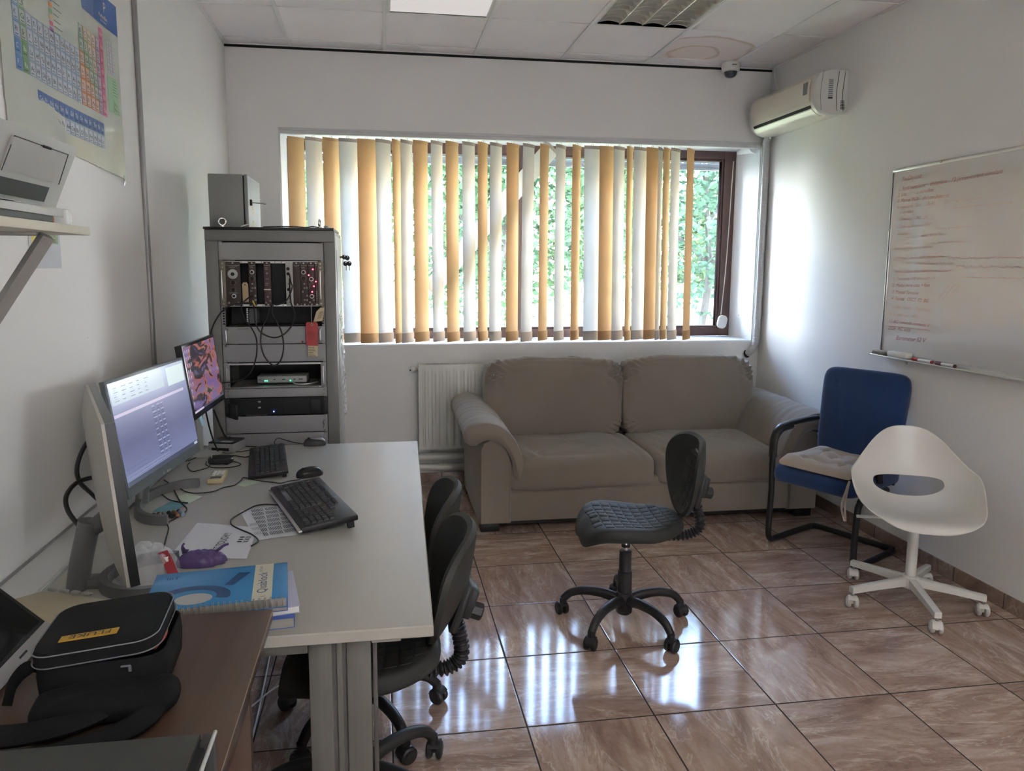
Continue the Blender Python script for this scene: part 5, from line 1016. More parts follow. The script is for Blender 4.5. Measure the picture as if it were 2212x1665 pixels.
# shelf
t = thing('wall_shelf', 'pale wooden wall shelf on steel brackets at the left edge', 'shelf', (-.77, 1.05, 1.60))
M_sh = pm('pale_birch_laminate', (.56, .53, .43), .45, stretch=(1, .3, 1), scale=20., var=.06)
SX, SY = -.566, 1.575
b = MB(); b.bb((XL+.002, .45, 1.598), (SX, SY, 1.614), M_sh, .001); b.build('board', t, world=True)
for y in (1.44, .65):
    b = MB(); b.bb((XL+.002, y-.016, 1.592), (SX-.035, y+.016, 1.598), M_strip, .001); b.bb((XL+.002, y-.016, 1.02), (XL+.008, y+.016, 1.598), M_strip, .001)
    b.tube([(SX-.024, y, 1.592), (XL+.012, y, 1.03)], (lambda s: (.014, .015)), M_strip, 4, 1, flat=(1, 0, -.8)); b.cyl((SX-.11, y-.03, 1.598), (SX-.11, y-.03, 1.578), .003, M_screw); b.cyl((SX-.11, y-.03, 1.590), (SX-.11, y-.03, 1.585), .006, M_screw, n=6); b.build('bracket', t, world=True)
# printer
t = thing('printer', 'light grey laser printer on the wall shelf at the left edge', 'printer', (-.71, 1.29, 1.614))
M_prn = pm('light_grey_printer_case', (.37, .37, .365), .4, var=.02); M_slot = pm('dark_paper_slot', (.03, .031, .033), .5)
FYp = frame((0, 0, 0), (1, 0, 0), (0, 0, 1))
b = MB(); prof = [(-.93, 1.616), (-.635, 1.616), (-.632, 1.640), (-.612, 1.640), (-.610, 1.652), (-.572, 1.742), (-.566, 1.760), (-.60, 1.772), (-.90, 1.790), (-.935, 1.765)]
b.prism(prof, -1.545, -1.08, M_prn, FYp, bev=.006); b.build('body', t, world=True)
fx = lambda z: -.610+(z-1.652)*(.038/.09)
def fq(b, y0, z0, y1, z1, m, h=.001): b.add([(fx(z0)+h, y0, z0), (fx(z0)+h, y1, z0), (fx(z1)+h, y1, z1), (fx(z1)+h, y0, z1)], [(0, 1, 2, 3)], m)
b = MB(); b.slab(lambda u, v: (fx(1.690+.050*v)+.005, 1.30+.20*u-.004*v, 1.690+.050*v), .005, 3, 3, M_prn); b.box((fx(1.742)+.004, 1.41, 1.741), (.006, .03, .004), M_dark, .001); b.tube([(fx(1.690)+.004, 1.295, 1.688), (fx(1.742)+.004, 1.298, 1.742), (fx(1.742)+.004, 1.50, 1.742), (fx(1.690)+.004, 1.505, 1.688)], .0008, M_ink, 5, 1); b.build('front_flap', t, world=True)
b = MB(); fq(b, 1.22, 1.654, 1.48, 1.680, M_slot, .0022); b.build('paper_slot', t, world=True)
b = MB(); b.bb((-.635, 1.12, 1.640), (-.585, 1.505, 1.644), M_prn, .001); b.bb((-.590, 1.12, 1.628), (-.585, 1.505, 1.644), M_prn, .001); b.build('output_tray', t, world=True)
b = MB(); b.bb((-.632, 1.15, 1.617), (-.590, 1.47, 1.634), M_slot, .001); b.build('cassette', t, world=True)
b = MB(); b.bb((-.618, 1.488, 1.6145), (-.600, 1.502, 1.630), pm('orange_plastic', (.60, .12, .02), .4), .002); tag(b.build('orange_clip'), 'small orange clip on the shelf beside the printer tray', 'clip')
b = MB(); b.box((-.598, 1.53, 1.630), (.028, .03, .030), M_film, .004); tag(b.build('clear_case'), 'small clear plastic case at the right end of the shelf', 'case')
# ------------------------------------------------------------------ things on the desk
M_mback = pm('cream_monitor_case', (.46, .445, .40), .45); M_bez = pm('grey_monitor_bezel', (.13, .15, .16), .35); M_bezd = pm('black_monitor_bezel', (.02, .021, .023), .3); M_stand = pm('dark_silver_stand', (.17, .17, .175), .38, .4)
def mon_frame(x, y, z, yaw, tilt):
    n = Vector((math.cos(yaw), -math.sin(yaw), 0)); u = Vector((math.sin(yaw), math.cos(yaw), 0)); k = Vector((0, 0, 1))
    m = Matrix((n*math.cos(tilt)+k*math.sin(tilt), u, k*math.cos(tilt)-n*math.sin(tilt))).transposed().to_4x4(); m.translation = (x, y, z); return m
def monitor(t, F, w, h, bez, case, bw, chin, th, scr, extra=None, bulge=.03, side=None):
    b = MB(); b.bb((-th, -w/2, -h/2), (0, w/2, h/2), bez, .003, M=F)
    if side: b.bb((-th+.001, -w/2-.0012, -h/2+.002), (.0005, -w/2+.001, h/2-.002), side, M=F)
    b.build('bezel', t, world=True)
    b = MB(); q = lambda s, x: [Vector((x, a*(w/2-s), c*(h/2-s))) for a, c in ((-1, -1), (1, -1), (1, 1), (-1, 1))]
    b.rings([q(.001, -th+.001), q(.002, -th-.006), q(.03, -th-bulge*.6), q(.07, -th-bulge)], case, False, M=F); b.build('back_case', t, world=True)
    b = MB(); b.bb((-.003, -w/2+bw, -h/2+chin), (.0008, w/2-bw, h/2-bw), scr, M=F); o = b.build('screen', t, world=True)
    return o
def screen_mat(name, kind, w, h):
    m = bpy.data.materials.new(name); m.use_nodes = True; nt = m.node_tree; L = nt.links.new; p = nt.nodes['Principled BSDF']
    p.inputs['Base Color'].default_value = (.015, .015, .018, 1); p.inputs['Roughness'].default_value = .22; tc = N(nt, 'ShaderNodeTexCoord'); cr = N(nt, 'ShaderNodeValToRGB'); e = cr.color_ramp.elements
    if kind == 'desk':
        sp = N(nt, 'ShaderNodeSeparateXYZ'); L(tc.outputs['Generated'], sp.inputs[0]); nz = N(nt, 'ShaderNodeTexNoise', inp={'Scale': 1.5}); L(tc.outputs['Generated'], nz.inputs['Vector'])
        ad = N(nt, 'ShaderNodeMath', operation='MULTIPLY_ADD', inp={1: .14}); L(nz.outputs['Fac'], ad.inputs[0]); L(sp.outputs[2], ad.inputs[2]); L(ad.outputs[0], cr.inputs[0])
        e[0].position = .12; e[0].color = (.150, .165, .30, 1); e[1].position = 1.; e[1].color = (.25, .30, .42, 1); x = e.new(.45); x.color = (.095, .105, .205, 1); x = e.new(.8); x.color = (.14, .155, .28, 1)
    else:
        mp = N(nt, 'ShaderNodeMapping'); mp.inputs['Rotation'].default_value = (.6, 0, 0); mp.inputs['Scale'].default_value = (1, 1.3, 1.6); L(tc.outputs['Generated'], mp.inputs[0]); nz = N(nt, 'ShaderNodeTexNoise', inp={'Scale': 2.4, 'Detail': 6., 'Distortion': .7, 'Roughness': .62}); L(mp.outputs[0], nz.inputs['Vector']); L(nz.outputs['Fac'], cr.inputs[0])
        e[0].position = .30; e[0].color = (.12, .09, .22, 1); e[1].position = .78; e[1].color = (.15, .10, .26, 1)
        for ps, c in ((.40, (.15, .09, .20)), (.46, (.20, .09, .14)), (.49, (.34, .11, .04)), (.51, (.03, .022, .035)), (.60, (.014, .013, .022)), (.66, (.12, .085, .20))): x = e.new(ps); x.color = (*c, 1)
    L(cr.outputs[0], p.inputs['Emission Color']); p.inputs['Emission Strength'].default_value = .33; return m
# near monitor, seen from behind
F = mon_frame(-.666, 1.912, 1.03, -.399, .08)
t = thing('monitor', 'nearest monitor, cream back turned to the viewer, beside the silver curved stand', 'monitor', (-.72, 1.92, DZ)); monitor(t, F, .61, .37, M_bez, M_mback, .012, .03, .020, em('dim_screen', (.2, .22, .35), .15), bulge=.028, side=M_bezd)
b = MB(); b.tube([(-.772, 1.912, DZ+.002), (-.763, 1.915, DZ+.06), (-.750, 1.92, DZ+.12), (-.738, 1.925, DZ+.172)], (lambda s: (.026, .033)), M_stand, 20, 5, flat=(1, 0, 0)); b.tube([(-.748, 1.922, DZ+.145), (-.715, 1.925, DZ+.165), (-.690, 1.93, DZ+.19)], .022, M_stand, 12, 4); b.build('stand_column', t, world=True)
def crescent(c, rx, ry, a0, a1, mat, w=.012, h=.028):
    b = MB(); n = 40; rs = []
    for k in range(n+1):
        a = a0+(a1-a0)*k/n; p = Vector((c[0]+rx*math.cos(a), c[1]+ry*math.sin(a), DZ+.0005)); d = Vector((math.cos(a), math.sin(a), 0))
        hh = h; rs.append([p-d*w, p+d*w, p+d*w*.8+Vector((0, 0, hh)), p-d*w*.8+Vector((0, 0, hh))])
    b.rings(rs, mat, False); return b
b = crescent((-.60, 1.945), .115, .115, math.radians(75), math.radians(285), M_stand); b.bb((-.755, 1.90, DZ+.0005), (-.705, 1.945, DZ+.026), M_stand, .004); b.build('curved_foot', t, world=True)
# middle monitor with the lavender desktop
F = mon_frame(-.769, 2.64, 1.01, .113, .143); sm = screen_mat('lavender_desktop', 'desk', .6, .33)
t = thing('monitor', 'large middle monitor showing a pale lavender screen with faint text rows', 'monitor', (-.82, 2.6, DZ)); monitor(t, F, .61, .37, M_bez, M_mback, .010, .034, .018, sm)
b = MB(); M_ti = em('screen_text_dark', (.05, .06, .14), .25); M_tw = em('screen_text_pale', (.45, .48, .62), .28); M_bar_ = em('screen_band_pink', (.50, .44, .58), .30); M_win = em('screen_light_window', (.42, .50, .50), .36); M_task = em('screen_taskbar', (.05, .06, .10), .3)
SFr = F @ Matrix(((0, 0, 1, .0012), (1, 0, 0, 0), (0, 1, 0, 0), (0, 0, 0, 1)))
def sr(x0, y0, x1, y1, m, z=0.): b.rect(x0, y0, x1, y1, m, M=SFr, z=z)
sr(-.295, -.151, .295, -.136, M_task); sr(-.295, .066, .255, .076, M_bar_); sr(.13, .10, .285, .165, M_win, .0001); sr(-.29, .105, .10, .168, em('screen_grey_window', (.30, .36, .42), .30))
for k in range(26):
    y = .055-k*.0066
    for x0, wd_ in ((-.035, .03), (.005, .022), (.035, .025)): sr(x0+rng.uniform(-.002, .002), y, x0+wd_*rng.uniform(.6, 1), y+.0024, M_ti if k % 3 else M_tw)
for k in range(7):
    for j in range(5): sr(-.27+j*.055, .155-k*.0068, -.27+j*.055+rng.uniform(.015, .04), .157-k*.0068, M_tw if k % 2 else M_ti)
for k in range(3):
    sr(-.285, -.125+k*.013, -.13, -.1244+k*.013, M_ti); 
for k in range(9):
    x = -.285+k*.036
    for a in ((x, -.128, x+.03, -.1274), (x, -.118, x+.03, -.1174), (x, -.128, x+.0008, -.1174), (x+.0292, -.128, x+.03, -.1174)): sr(*a, M_tw, .0002)
sr(.255, -.148, .285, -.139, M_tw, .0002); b.build('screen_content', t, world=True)
b = MB(); b.text('LG', .011, M_white, SFr @ Tr(-.05, -.178, .0004)); b.text('flatron', .013, M_white, SFr @ Tr(-.02, -.180, .0004), shear=.4); b.build('maker_mark', t, world=True)
b = crescent((-.685, 2.575), .135, .205, math.radians(88), math.radians(272), M_stand, .011, .030); b.tube([(-.820, 2.58, DZ+.01), (-.815, 2.60, DZ+.12), (-.80, 2.62, DZ+.26)], (lambda s: (.020, .034)), M_stand, 14, 4, flat=(1, 0, 0)); b.build('curved_stand', t, world=True)
# far small monitor
F = mon_frame(-.747, 3.233, 1.084, .03, .13); sm = screen_mat('purple_orange_wallpaper', 'wall', .46, .26)
t = thing('monitor', 'small far monitor with purple and orange abstract wallpaper, by the rack', 'monitor', (-.79, 3.25, DZ)); monitor(t, F, .48, .30, M_bezd, M_bezd, .012, .024, .022, sm, bulge=.024)
b = MB(); SFr = F @ Matrix(((0, 0, 1, .0012), (1, 0, 0, 0), (0, 1, 0, 0), (0, 0, 0, 1)))
for j in range(3):
    for k in range(9-3*j): sr(-.220+.026*j, .118-k*.026, -.212+.026*j, .126-k*.026, M_tw); sr(-.224+.026*j, .114-k*.026, -.208+.026*j, .1155-k*.026, M_tw)
sr(-.228, -.126, -.10, -.118, M_bar_, .0001); sr(-.10, -.126, .228, -.118, M_task); b.build('screen_content', t, world=True)
b = MB(); b.tube([(-.800, 3.30, DZ+.012), (-.795, 3.29, DZ+.14), (-.782, 3.26, DZ+.29)], (lambda s: (.014, .046)), pm('pale_grey_stand', (.42, .43, .42), .4), 14, 4, flat=(1, 0, 0)); b.bb((-.845, 3.20, DZ+.0005), (-.70, 3.385, DZ+.012), MATS['pale_grey_stand'], .004); b.build('stand', t, world=True)
b = MB(); b.add([(.0022, -.195, -.150), (.0022, -.160, -.145), (.0035, -.150, -.170), (.0045, -.170, -.192), (.0040, -.190, -.180)], [(0, 1, 2, 3, 4)], pm('sky_blue_sticky_paper', srgb(150, 205, 232), .6), M=F); tag(b.build('sticky_note'), 'small sky-blue sticky note at the lower left corner of the small monitor', 'sticky note')
# cables hanging behind the monitors
def dcab(pts, r, lab, nm='cable', sub=8, mat=None, z=None): b = MB(); b.tube(pts, r, mat or M_black, 8, sub); return tag(b.build(nm), lab, 'cable')
dcab([unp(215, 930, 'x', -.80), unp(185, 960, 'x', -.82), unp(167, 1005, 'x', -.83), unp(172, 1040, 'x', -.83), unp(200, 1068, 'x', -.82), unp(235, 1100, 'x', -.78)], .0062, 'upper thick black cable looping out left of the near monitor')
dcab([unp(245, 1022, 'x', -.74), unp(200, 1031, 'x', -.80), unp(165, 1043, 'x', -.83), unp(143, 1072, 'x', -.84), unp(148, 1105, 'x', -.83), unp(176, 1142, 'x', -.79)], .0062, 'lower thick black cable curving down to the near monitor stand')
b = MB(); b.cyl(unp(238, 1023, 'x', -.74), unp(203, 1031, 'x', -.795), .009, M_black, bev=.002); tag(b.build('cable_plug'), 'black cable plug at the back of the near monitor', 'plug')
dcab([(-.74, 3.19, .93), (-.735, 3.215, .86), (-.725, 3.24, .79), (-.715, 3.27, .738)], .0035, 'left black cable dropping behind the small monitor'); dcab([(-.72, 3.24, .93), (-.705, 3.27, .86), (-.690, 3.30, .80), (-.682, 3.36, .7775), (-.68, 3.395, .762)], .0040, 'right black cable dropping from the small monitor to the mini computer')
# mini computer
t = thing('mini_computer', 'small silver box computer with black top below the small monitor', 'computer', (-.690, 3.330, DZ), -.30)
b = MB(); b.box((0, 0, .022), (.116, .112, .040), pm('silver_case', (.42, .42, .43), .32, .6), .004); b.bb((-.042, -.0575, .012), (.038, -.0555, .024), M_dark, .0005); b.build('case', t); b = MB(); b.box((0, 0, .0445), (.114, .110, .006), M_bezd, .002); b.bb((-.008, -.045, .0476), (.044, -.020, .0479), M_mod); b.build('lid', t)
b = MB(); b.bb((-.05, -.05, -.0), (.05, .05, .003), M_black); b.build('foot', t)
# keyboards
def keyboard(nm, lab, loc, rz, L_, W_, H, mat, kmat, rows, tilt, extra=None, kw=.0175, kh=.0165, topmat=None):
    t = thing('keyboard', lab, 'keyboard', loc, rz); M = Tr(0, 0, .0) @ Rx(tilt)
    b = MB(); b.box((0, 0, H/2+.002), (L_, W_, H), mat, .005, M=M); b.build('case', t)
    for r, (y, items) in enumerate(rows):
        for it in items:
            x, w_ = it[0], it[1]; hk = it[2] if len(it) > 2 else kh; km = it[3] if len(it) > 3 else kmat; p = MB()
            q = [(-w_/2, -hk/2), (w_/2, -hk/2), (w_/2, hk/2), (-w_/2, hk/2)]; q2 = [(a*.84, c*.82+.0008) for a, c in q]
            p.rings([[Vector((x+a, y+c, H+.001)) for a, c in q], [Vector((x+a, y+c, H+.0065)) for a, c in q2]], km, False, M=M); o = p.build('key', t); 
    if extra: extra(t, M)
    return t
def krow(y, x0, n, p, w_, **k): return (y, [(x0+p*i+p/2, w_) for i in range(n)])
M_kb = pm('black_keyboard_case', (.022, .022, .024), .4); M_key = pm('dark_keycap', (.028, .028, .031), .42); M_kpal = pm('worn_keycap', (.12, .12, .125), .35)
# big multimedia keyboard: local x along its length, y towards the user-facing side
p = .0188; rows = []; X0 = -.215
ys = [.030, .0115, -.0072, -.0259, -.0446, -.0633]
rows.append((ys[0]+.006, [(X0+.008, .0165)]+[(X0+.045+p*i+(.008 if i > 3 else 0)+(.008 if i > 7 else 0), .0165) for i in range(12)]+[(X0+.305+p*i, .0165) for i in range(3)]))
rows.append((ys[1], [(X0+.009+p*i, .0168) for i in range(13)]+[(X0+.009+p*13+.009, .034)]+[(X0+.305+p*i, .0168) for i in range(3)]+[(X0+.371+p*i, .0168) for i in range(4)]))
rows.append((ys[2], [(X0+.013, .025)]+[(X0+.037+p*i, .0168) for i in range(12)]+[(X0+.037+p*12+.005, .025)]+[(X0+.305+p*i, .0168) for i in range(3)]+[(X0+.371+p*i, .0168) for i in range(4)]))
rows.append((ys[3], [(X0+.015, .030)]+[(X0+.042+p*i, .0168) for i in range(11)]+[(X0+.042+p*11+.014, .042)]+[(X0+.371+p*i, .0168) for i in range(4)]))
rows.append((ys[4], [(X0+.020, .039)]+[(X0+.051+p*i, .0168) for i in range(10)]+[(X0+.051+p*10+.020, .050)]+[(X0+.305+p, .0168)]+[(X0+.371+p*i, .0168) for i in range(4)]))
rows.append((ys[5], [(X0+.011, .021), (X0+.035, .021), (X0+.059, .021), (X0+.127, .108, .0165, M_kpal), (X0+.195, .021), (X0+.219, .021), (X0+.243, .021), (X0+.267, .021)]+[(X0+.305+p*i, .0168) for i in range(3)]+[(X0+.380, .034), (X0+.408, .0168), (X0+.427, .0168)]))
rows.append((.060, [(X0+.020+p*.8*i+.018*(i//4), .013, .011) for i in range(16)]))
def kx(t, M):
    b = MB(); b.bb((-.235, -.098, .006), (.235, -.080, .013), M_al, .002, M=M); b.build('front_rim', t); b = MB(); b.bb((-.222, .040, .0195), (.222, .050, .0205), pm('grey_key_strip', (.16, .16, .165), .4), M=M); b.build('trim_strip', t)
    b = MB(); b.bb((-.232, .055, -.018), (-.216, .075, .006), M_black, M=M); b.bb((.216, .055, -.018), (.232, .075, .006), M_black, M=M); b.build('flip_foot', t)
    b = MB(); b.text('T', .012, M_al, M @ Tr(.02, .072, .0215)); b.build('maker_mark', t)
kt = keyboard('k', 'large black multimedia keyboard with pale worn space bar, on the desk centre', (-.245, 2.455, DZ+.0135), 0, .472, .178, .019, M_kb, M_key, rows, .085, kx)
kt.rotation_euler = (0, 0, -PI/2-.0+math.radians(160-180)-.0); kt.rotation_euler = (0, 0, math.radians(-71-0))
rows = [(y, [(-.205+.0192*i, .0172) for i in range(15)]+[(.088+.0192*i, .0172) for i in range(3)]+([(.152+.0188*i, .0168) for i in range(4)] if r else [])) for r, y in enumerate((.058, .036, .017, -.002, -.021))]+[(-.040, [(-.202, .022), (-.178, .022), (-.154, .022), (-.09, .100, .0172, M_key), (-.02, .022), (.004, .022), (.028, .022), (.055, .022), (.088, .0172), (.1072, .0172), (.1264, .0172), (.160, .034), (.190, .0168), (.208, .0168)])]
def kx2(t, M):
    b = MB(); b.bb((-.210, .050, -.012), (-.196, .066, .004), M_black, M=M); b.bb((.196, .050, -.012), (.210, .066, .004), M_black, M=M); b.build('flip_foot', t)
keyboard('k', 'smaller black keyboard near the far end of the desk by the mini computer', (-.475, 3.055, DZ+.0105), math.radians(-81), .445, .148, .016, M_kb, M_key, rows, .07, kx2)
# mice
def mouse(lab, x, y, rz, mat, top, L_=.105, W_=.062, H=.036):
    t = thing('computer_mouse', lab, 'mouse', (x, y, DZ), rz)
    def pf(p, X, Y_, Z): return Vector((p.x, p.y*(1-.10*math.cos(p.x/L_*PI*1.2)), max(.0006, p.z)*(1-.35*(p.x/L_+.1)**2*2)+(.0)))
    b = MB(); b.pillow((0, 0, .004), (L_, W_, H*1.8), mat, e=.8, n=28, puff=lambda p, X, Y_, Z: Vector((p.x, p.y*(1-.13*max(0, X)), (max(0, p.z)*.93+.001) if p.z > 0 else -.003)), ex=.8); b.build('body', t)
    b = MB(); b.tube([(.050, 0, .012), (.040, 0, .0265), (.030, 0, .031)], (lambda s: (.0008, .0010)), M_dark, 6, 3); b.cyl((.026, -.004, .0305), (.026, .004, .0305), .006, M_dark, n=16); b.build('scroll_wheel', t)
    if top is not None:
        b = MB(); b.pillow((-.008, 0, .0075), (L_*.84, W_*.76, H*1.78), top, e=.85, n=20, puff=lambda p, X, Y_, Z: Vector((p.x, p.y, max(.004, p.z))), ex=.9); b.build('top_shell', t)
    return t
mouse('black mouse beside the large keyboard', -.292, 2.868, math.radians(-148), pm('gloss_black_mouse', (.02, .021, .022), .25), None, .108, .064); mouse('silver-topped dark mouse at the far edge of the desk', -.316, 3.372, math.radians(-178), pm('charcoal_mouse', (.05, .05, .055), .35), pm('silver_mouse_top', (.36, .37, .38), .3, .5), .100, .056, .034)
def on(x, y, z=DZ+.003): return unp(400+x*.17179, 900+y*.17179, 'z', z)
dcab([on(1262, 1113, DZ+.02), on(1120, 1105), on(1000, 1100), on(880, 1120), on(760, 1180), on(600, 1275), on(572, 1330), on(600, 1370), on(700, 1420), on(840, 1480), on(915, 1545), on(905, 1580), on(830, 1625)], .0024, 'black cable of the large keyboard looping over the two white papers', sub=6)
dcab([on(1450, 790, DZ+.01), on(1300, 810), on(1200, 835), on(1080, 820), on(900, 800), on(740, 765), on(700, 800), on(620, 860), on(480, 890), on(350, 940), on(150, 960), on(20, 945), on(-60, 905)], .0020, 'thin black mouse cable snaking left from the black mouse', sub=6)
dcab([on(1500, 342, DZ+.008), on(1380, 325), on(1250, 290, DZ+.01), on(1170, 270, DZ+.012), on(1125, 310, DZ+.01), on(1135, 370), on(1170, 395)], .0019, 'thin cable of the silver mouse curling to the smaller keyboard', sub=6)
dcab([on(862, 405), on(790, 422), on(720, 436), on(650, 438), on(560, 432)], .0020, 'thin cable from the smaller keyboard passing the mini computer'); dcab([on(845, 468), on(800, 495), on(760, 506), on(690, 498), on(600, 482)], .0020, 'thin cable from the smaller keyboard to the black hub')
dcab([on(330, 545, DZ+.006), on(430, 575), on(520, 600), on(556, 580), on(560, 560), on(640, 568), on(700, 598), on(640, 622), on(540, 638), on(420, 640), on(320, 632), on(310, 600), on(330, 575)], .0019, 'tangled thin black cable coiled in front of the black hub', sub=6)
dcab([on(270, 560, DZ+.004), on(258, 600), on(300, 632), on(200, 665), on(100, 687), on(50, 660), on(28, 610), on(60, 575)], .0019, 'thin black cable running from the black hub towards the middle monitor', sub=6)
dcab([on(10, 560), on(60, 515), on(150, 470), on(300, 432), on(380, 430), on(400, 400, DZ+.016)], .0022, 'black cable arching left of the mini computer', sub=6); dcab([on(40, 555), on(150, 510), on(260, 490), on(360, 495)], .0022, 'black cable lying left of the black hub', sub=6)
c8 = lambda x, y, z=DZ+.003: unp(120+x*.24412, 1000+y*.24412, 'z', z)
dcab([c8(960, 150), c8(1030, 195), c8(1060, 260), c8(1110, 350), c8(1160, 400), c8(1140, 440), c8(1060, 490), c8(990, 530), c8(1000, 580), c8(975, 680), c8(955, 750)], .0022, 'black cable running past the batteries down to the clear plastic bag', sub=6); dcab([c8(820, 262), c8(900, 258), c8(950, 285), c8(1010, 325), c8(1100, 345), c8(1170, 352)], .0020, 'short black cable crossing the teal paper inside the curved stand', sub=6)
dcab([(-.632, 3.360, DZ+.010), (-.605, 3.372, DZ+.004), (-.565, 3.365, DZ+.003)], .0026, 'short black lead behind the mini computer'); 
# hub, remote, papers, batteries, glove, bag
t = thing('usb_hub', 'black palm-sized hub under tangled cables in front of the mini computer', 'hub', (-.672, 3.115, DZ)); b = MB(); b.pillow((0, 0, .014), (.10, .075, .030), M_black, e=.5, n=16, ex=.6); b.build('case', t); b = MB(); b.tube([(-.03, -.03, .03), (-.035, 0, .036), (-.03, .028, .03)], .002, M_al, 6, 5); b.build('cable_tie', t)
t = thing('handheld_meter', 'small cream handheld meter with keypad and grey display on the desk', 'meter', (-.633, 2.868, DZ), math.radians(2)); M_crm = pm('yellowed_cream_plastic', (.50, .42, .25), .4)
b = MB(); b.box((0, 0, .010), (.056, .132, .019), M_crm, .004); b.build('case', t); b = MB(); b.bb((-.020, -.058, .0195), (.020, -.030, .0205), pm('grey_lcd', (.12, .14, .15), .2)); b.build('display', t)
for i in range(3):
    for j in range(4): p_ = MB(); p_.box((-.015+.015*i, -.015+.019*j, .0205), (.012, .014, .004), M_white if j else M_mod, .0015); p_.build('button', t)
M_paper = pm('white_paper', (.60, .61, .63), .65, var=.02, bump=.1, bscale=12.)
def paper(nm, lab, q, mat, extra=None, z=DZ+.0006, cat='paper', wav=.002, grp=None):
    t = thing(nm, lab, cat, (q[0][0], q[0][1], z)); b = MB()
    def f(u, v):
        p = (Vector(q[0])*(1-u)*(1-v)+Vector(q[1])*u*(1-v)+Vector(q[2])*u*v+Vector(q[3])*(1-u)*v); return (p.x, p.y, z+wav*max(0, mnoise.noise(Vector((p.x*14, p.y*14, 1)))))
    b.slab(f, .0003, 14, 14, mat)
    if extra: extra(b)
    b.build('sheet', t, world=True); return t
def ex(b):
    A = Vector((-.482, 2.476)); U = (Vector((-.347, 2.521))-A); V = (Vector((-.383, 2.187))-A)/1.
    for k in range(22):
        s = .20+.034*k
        for j in range(7):
            if (j+k) % 9 == 0: continue
            x0 = .05+.13*j; P = lambda a, c: (*(A+U*c+V*a), DZ+.0034)
            b.add([P(x0, s), P(x0+.10, s), P(x0+.10, s+.014), P(x0, s+.014)], [(0, 1, 2, 3)], M_ink)
    for k in range(5):
        for j in range(3): P = lambda a, c: (*(A+U*c+V*a), DZ+.0034); b.add([P(.5+.14*j, .04+.03*k), P(.58+.14*j, .04+.03*k), P(.58+.14*j, .047+.03*k), P(.5+.14*j, .047+.03*k)], [(0, 1, 2, 3)], M_ink)
paper('printed_list', 'white sheet printed with rows of small text, tucked under the large keyboard', [(-.482, 2.476), (-.383, 2.187), (-.20, 2.24), (-.30, 2.53)], M_paper, ex)
def ex(b):
    F_ = frame((-.475, 2.075, DZ+.0042), (.06, 1, 0), (-1, .06, 0)); b.text('DO NOT TOUCH!!!', .031, M_ink, F_ @ Tr(-.030, .0, 0) @ Matrix.Diagonal((.78, 1, 1, 1)))
    for k in range(3):
        o = F_ @ Tr(.105+.018*k, -.040, 0); b.prism([(.0042*math.cos(a*PI/6), .0075*math.sin(a*PI/6)) for a in range(12)], 0, .0002, M_ink, o)
        for sg in (1, -1): b.box((0, -.018, 0), (.0022, .017, .0002), M_ink, M=o, rot=Rz(sg*.6))
paper('warning_sheet', 'white sheet reading NOT TOUCH with three skull marks, under the purple glove', [(-.603, 2.090), (-.386, 2.048), (-.395, 2.30), (-.592, 2.372)], M_paper, ex, z=DZ+.0012)
M_note = pm('pale_green_note', srgb(190, 205, 180), .7)
paper('sticky_note', 'pale green note lying on the desk left of the black mouse', [(-.556, 2.784), (-.515, 2.749), (-.461, 2.813), (-.528, 2.841)], M_note, None, cat='sticky note'); paper('sticky_note', 'pale green note with curled corner beside the batteries', [(-.735, 2.66), (-.668, 2.576), (-.641, 2.650), (-.70, 2.70)], M_note, None, cat='sticky note')
paper('teal_slip', 'folded teal slip of paper lying beside the batteries inside the curved stand', [(-.765, 2.50), (-.70, 2.475), (-.675, 2.575), (-.735, 2.62)], pm('teal_paper', srgb(104, 150, 160), .6), None, wav=.006)
bcols = [pm('copper_cell_wrap', (.42, .20, .10), .3, .6), pm('silver_cell_wrap', (.45, .46, .48), .25, .8), M_black, MATS['copper_cell_wrap'], MATS['silver_cell_wrap'], M_black, MATS['copper_cell_wrap'], pm('pale_blue_cell_wrap', (.35, .45, .55), .3, .4)]
for k in range(8):
    nm = ['leftmost copper-topped', 'second from the left', 'third from the left, dark', 'fourth from the left, coppery', 'fourth from the right, silver', 'third from the right, dark', 'second from the right, coppery', 'rightmost pale blue'][k]
    t = thing('battery', 'small cylindrical battery in the curved monitor stand, '+nm, 'battery', (-.757+.0152*k, 2.395+.006*k, DZ+.0078), .35+.03*k, 'batteries lying in the curved stand'); b = MB(); b.cyl((0, 0, 0), (0, .038, 0), .0072, bcols[k], n=16, bev=.001); b.build('body', t); b = MB(); b.cyl((0, .038, 0), (0, .0475, 0), .0072, M_black if k % 2 else bcols[k], n=16, bev=.001); b.cyl((0, .047, 0), (0, .0493, 0), .0026, M_chrome, n=10); b.build('terminal', t)
t = thing('disposable_glove', 'crumpled purple disposable glove on the warning sheet behind the notebooks', 'glove', (-.505, 2.035, DZ)); M_glove = pm('purple_nitrile', (.105, .065, .19), .38, var=.15, scale=30., spec=.5)
def gl(u, v):
    a = 2*PI*u; r = .062*(1+.25*mnoise.noise(Vector((math.cos(a)*2.2, math.sin(a)*2.2, 3)))); ph = v; R_ = r*math.sin(PI*(.5*ph+.0)+.02) if ph < 1 else r
    n = mnoise.noise(Vector((R_*40*math.cos(a), R_*40*math.sin(a), 1)))*.012+mnoise.noise(Vector((R_*90*math.cos(a), R_*90*math.sin(a), 5)))*.005
    return (R_*math.cos(a)*1.05+.2*n, R_*math.sin(a)*.62, max(.0015, .036*math.cos(PI*.5*ph)**.8+n*(1-ph*.6)))
b = MB(); b.surf(gl, 72, 24, M_glove, cu=True)
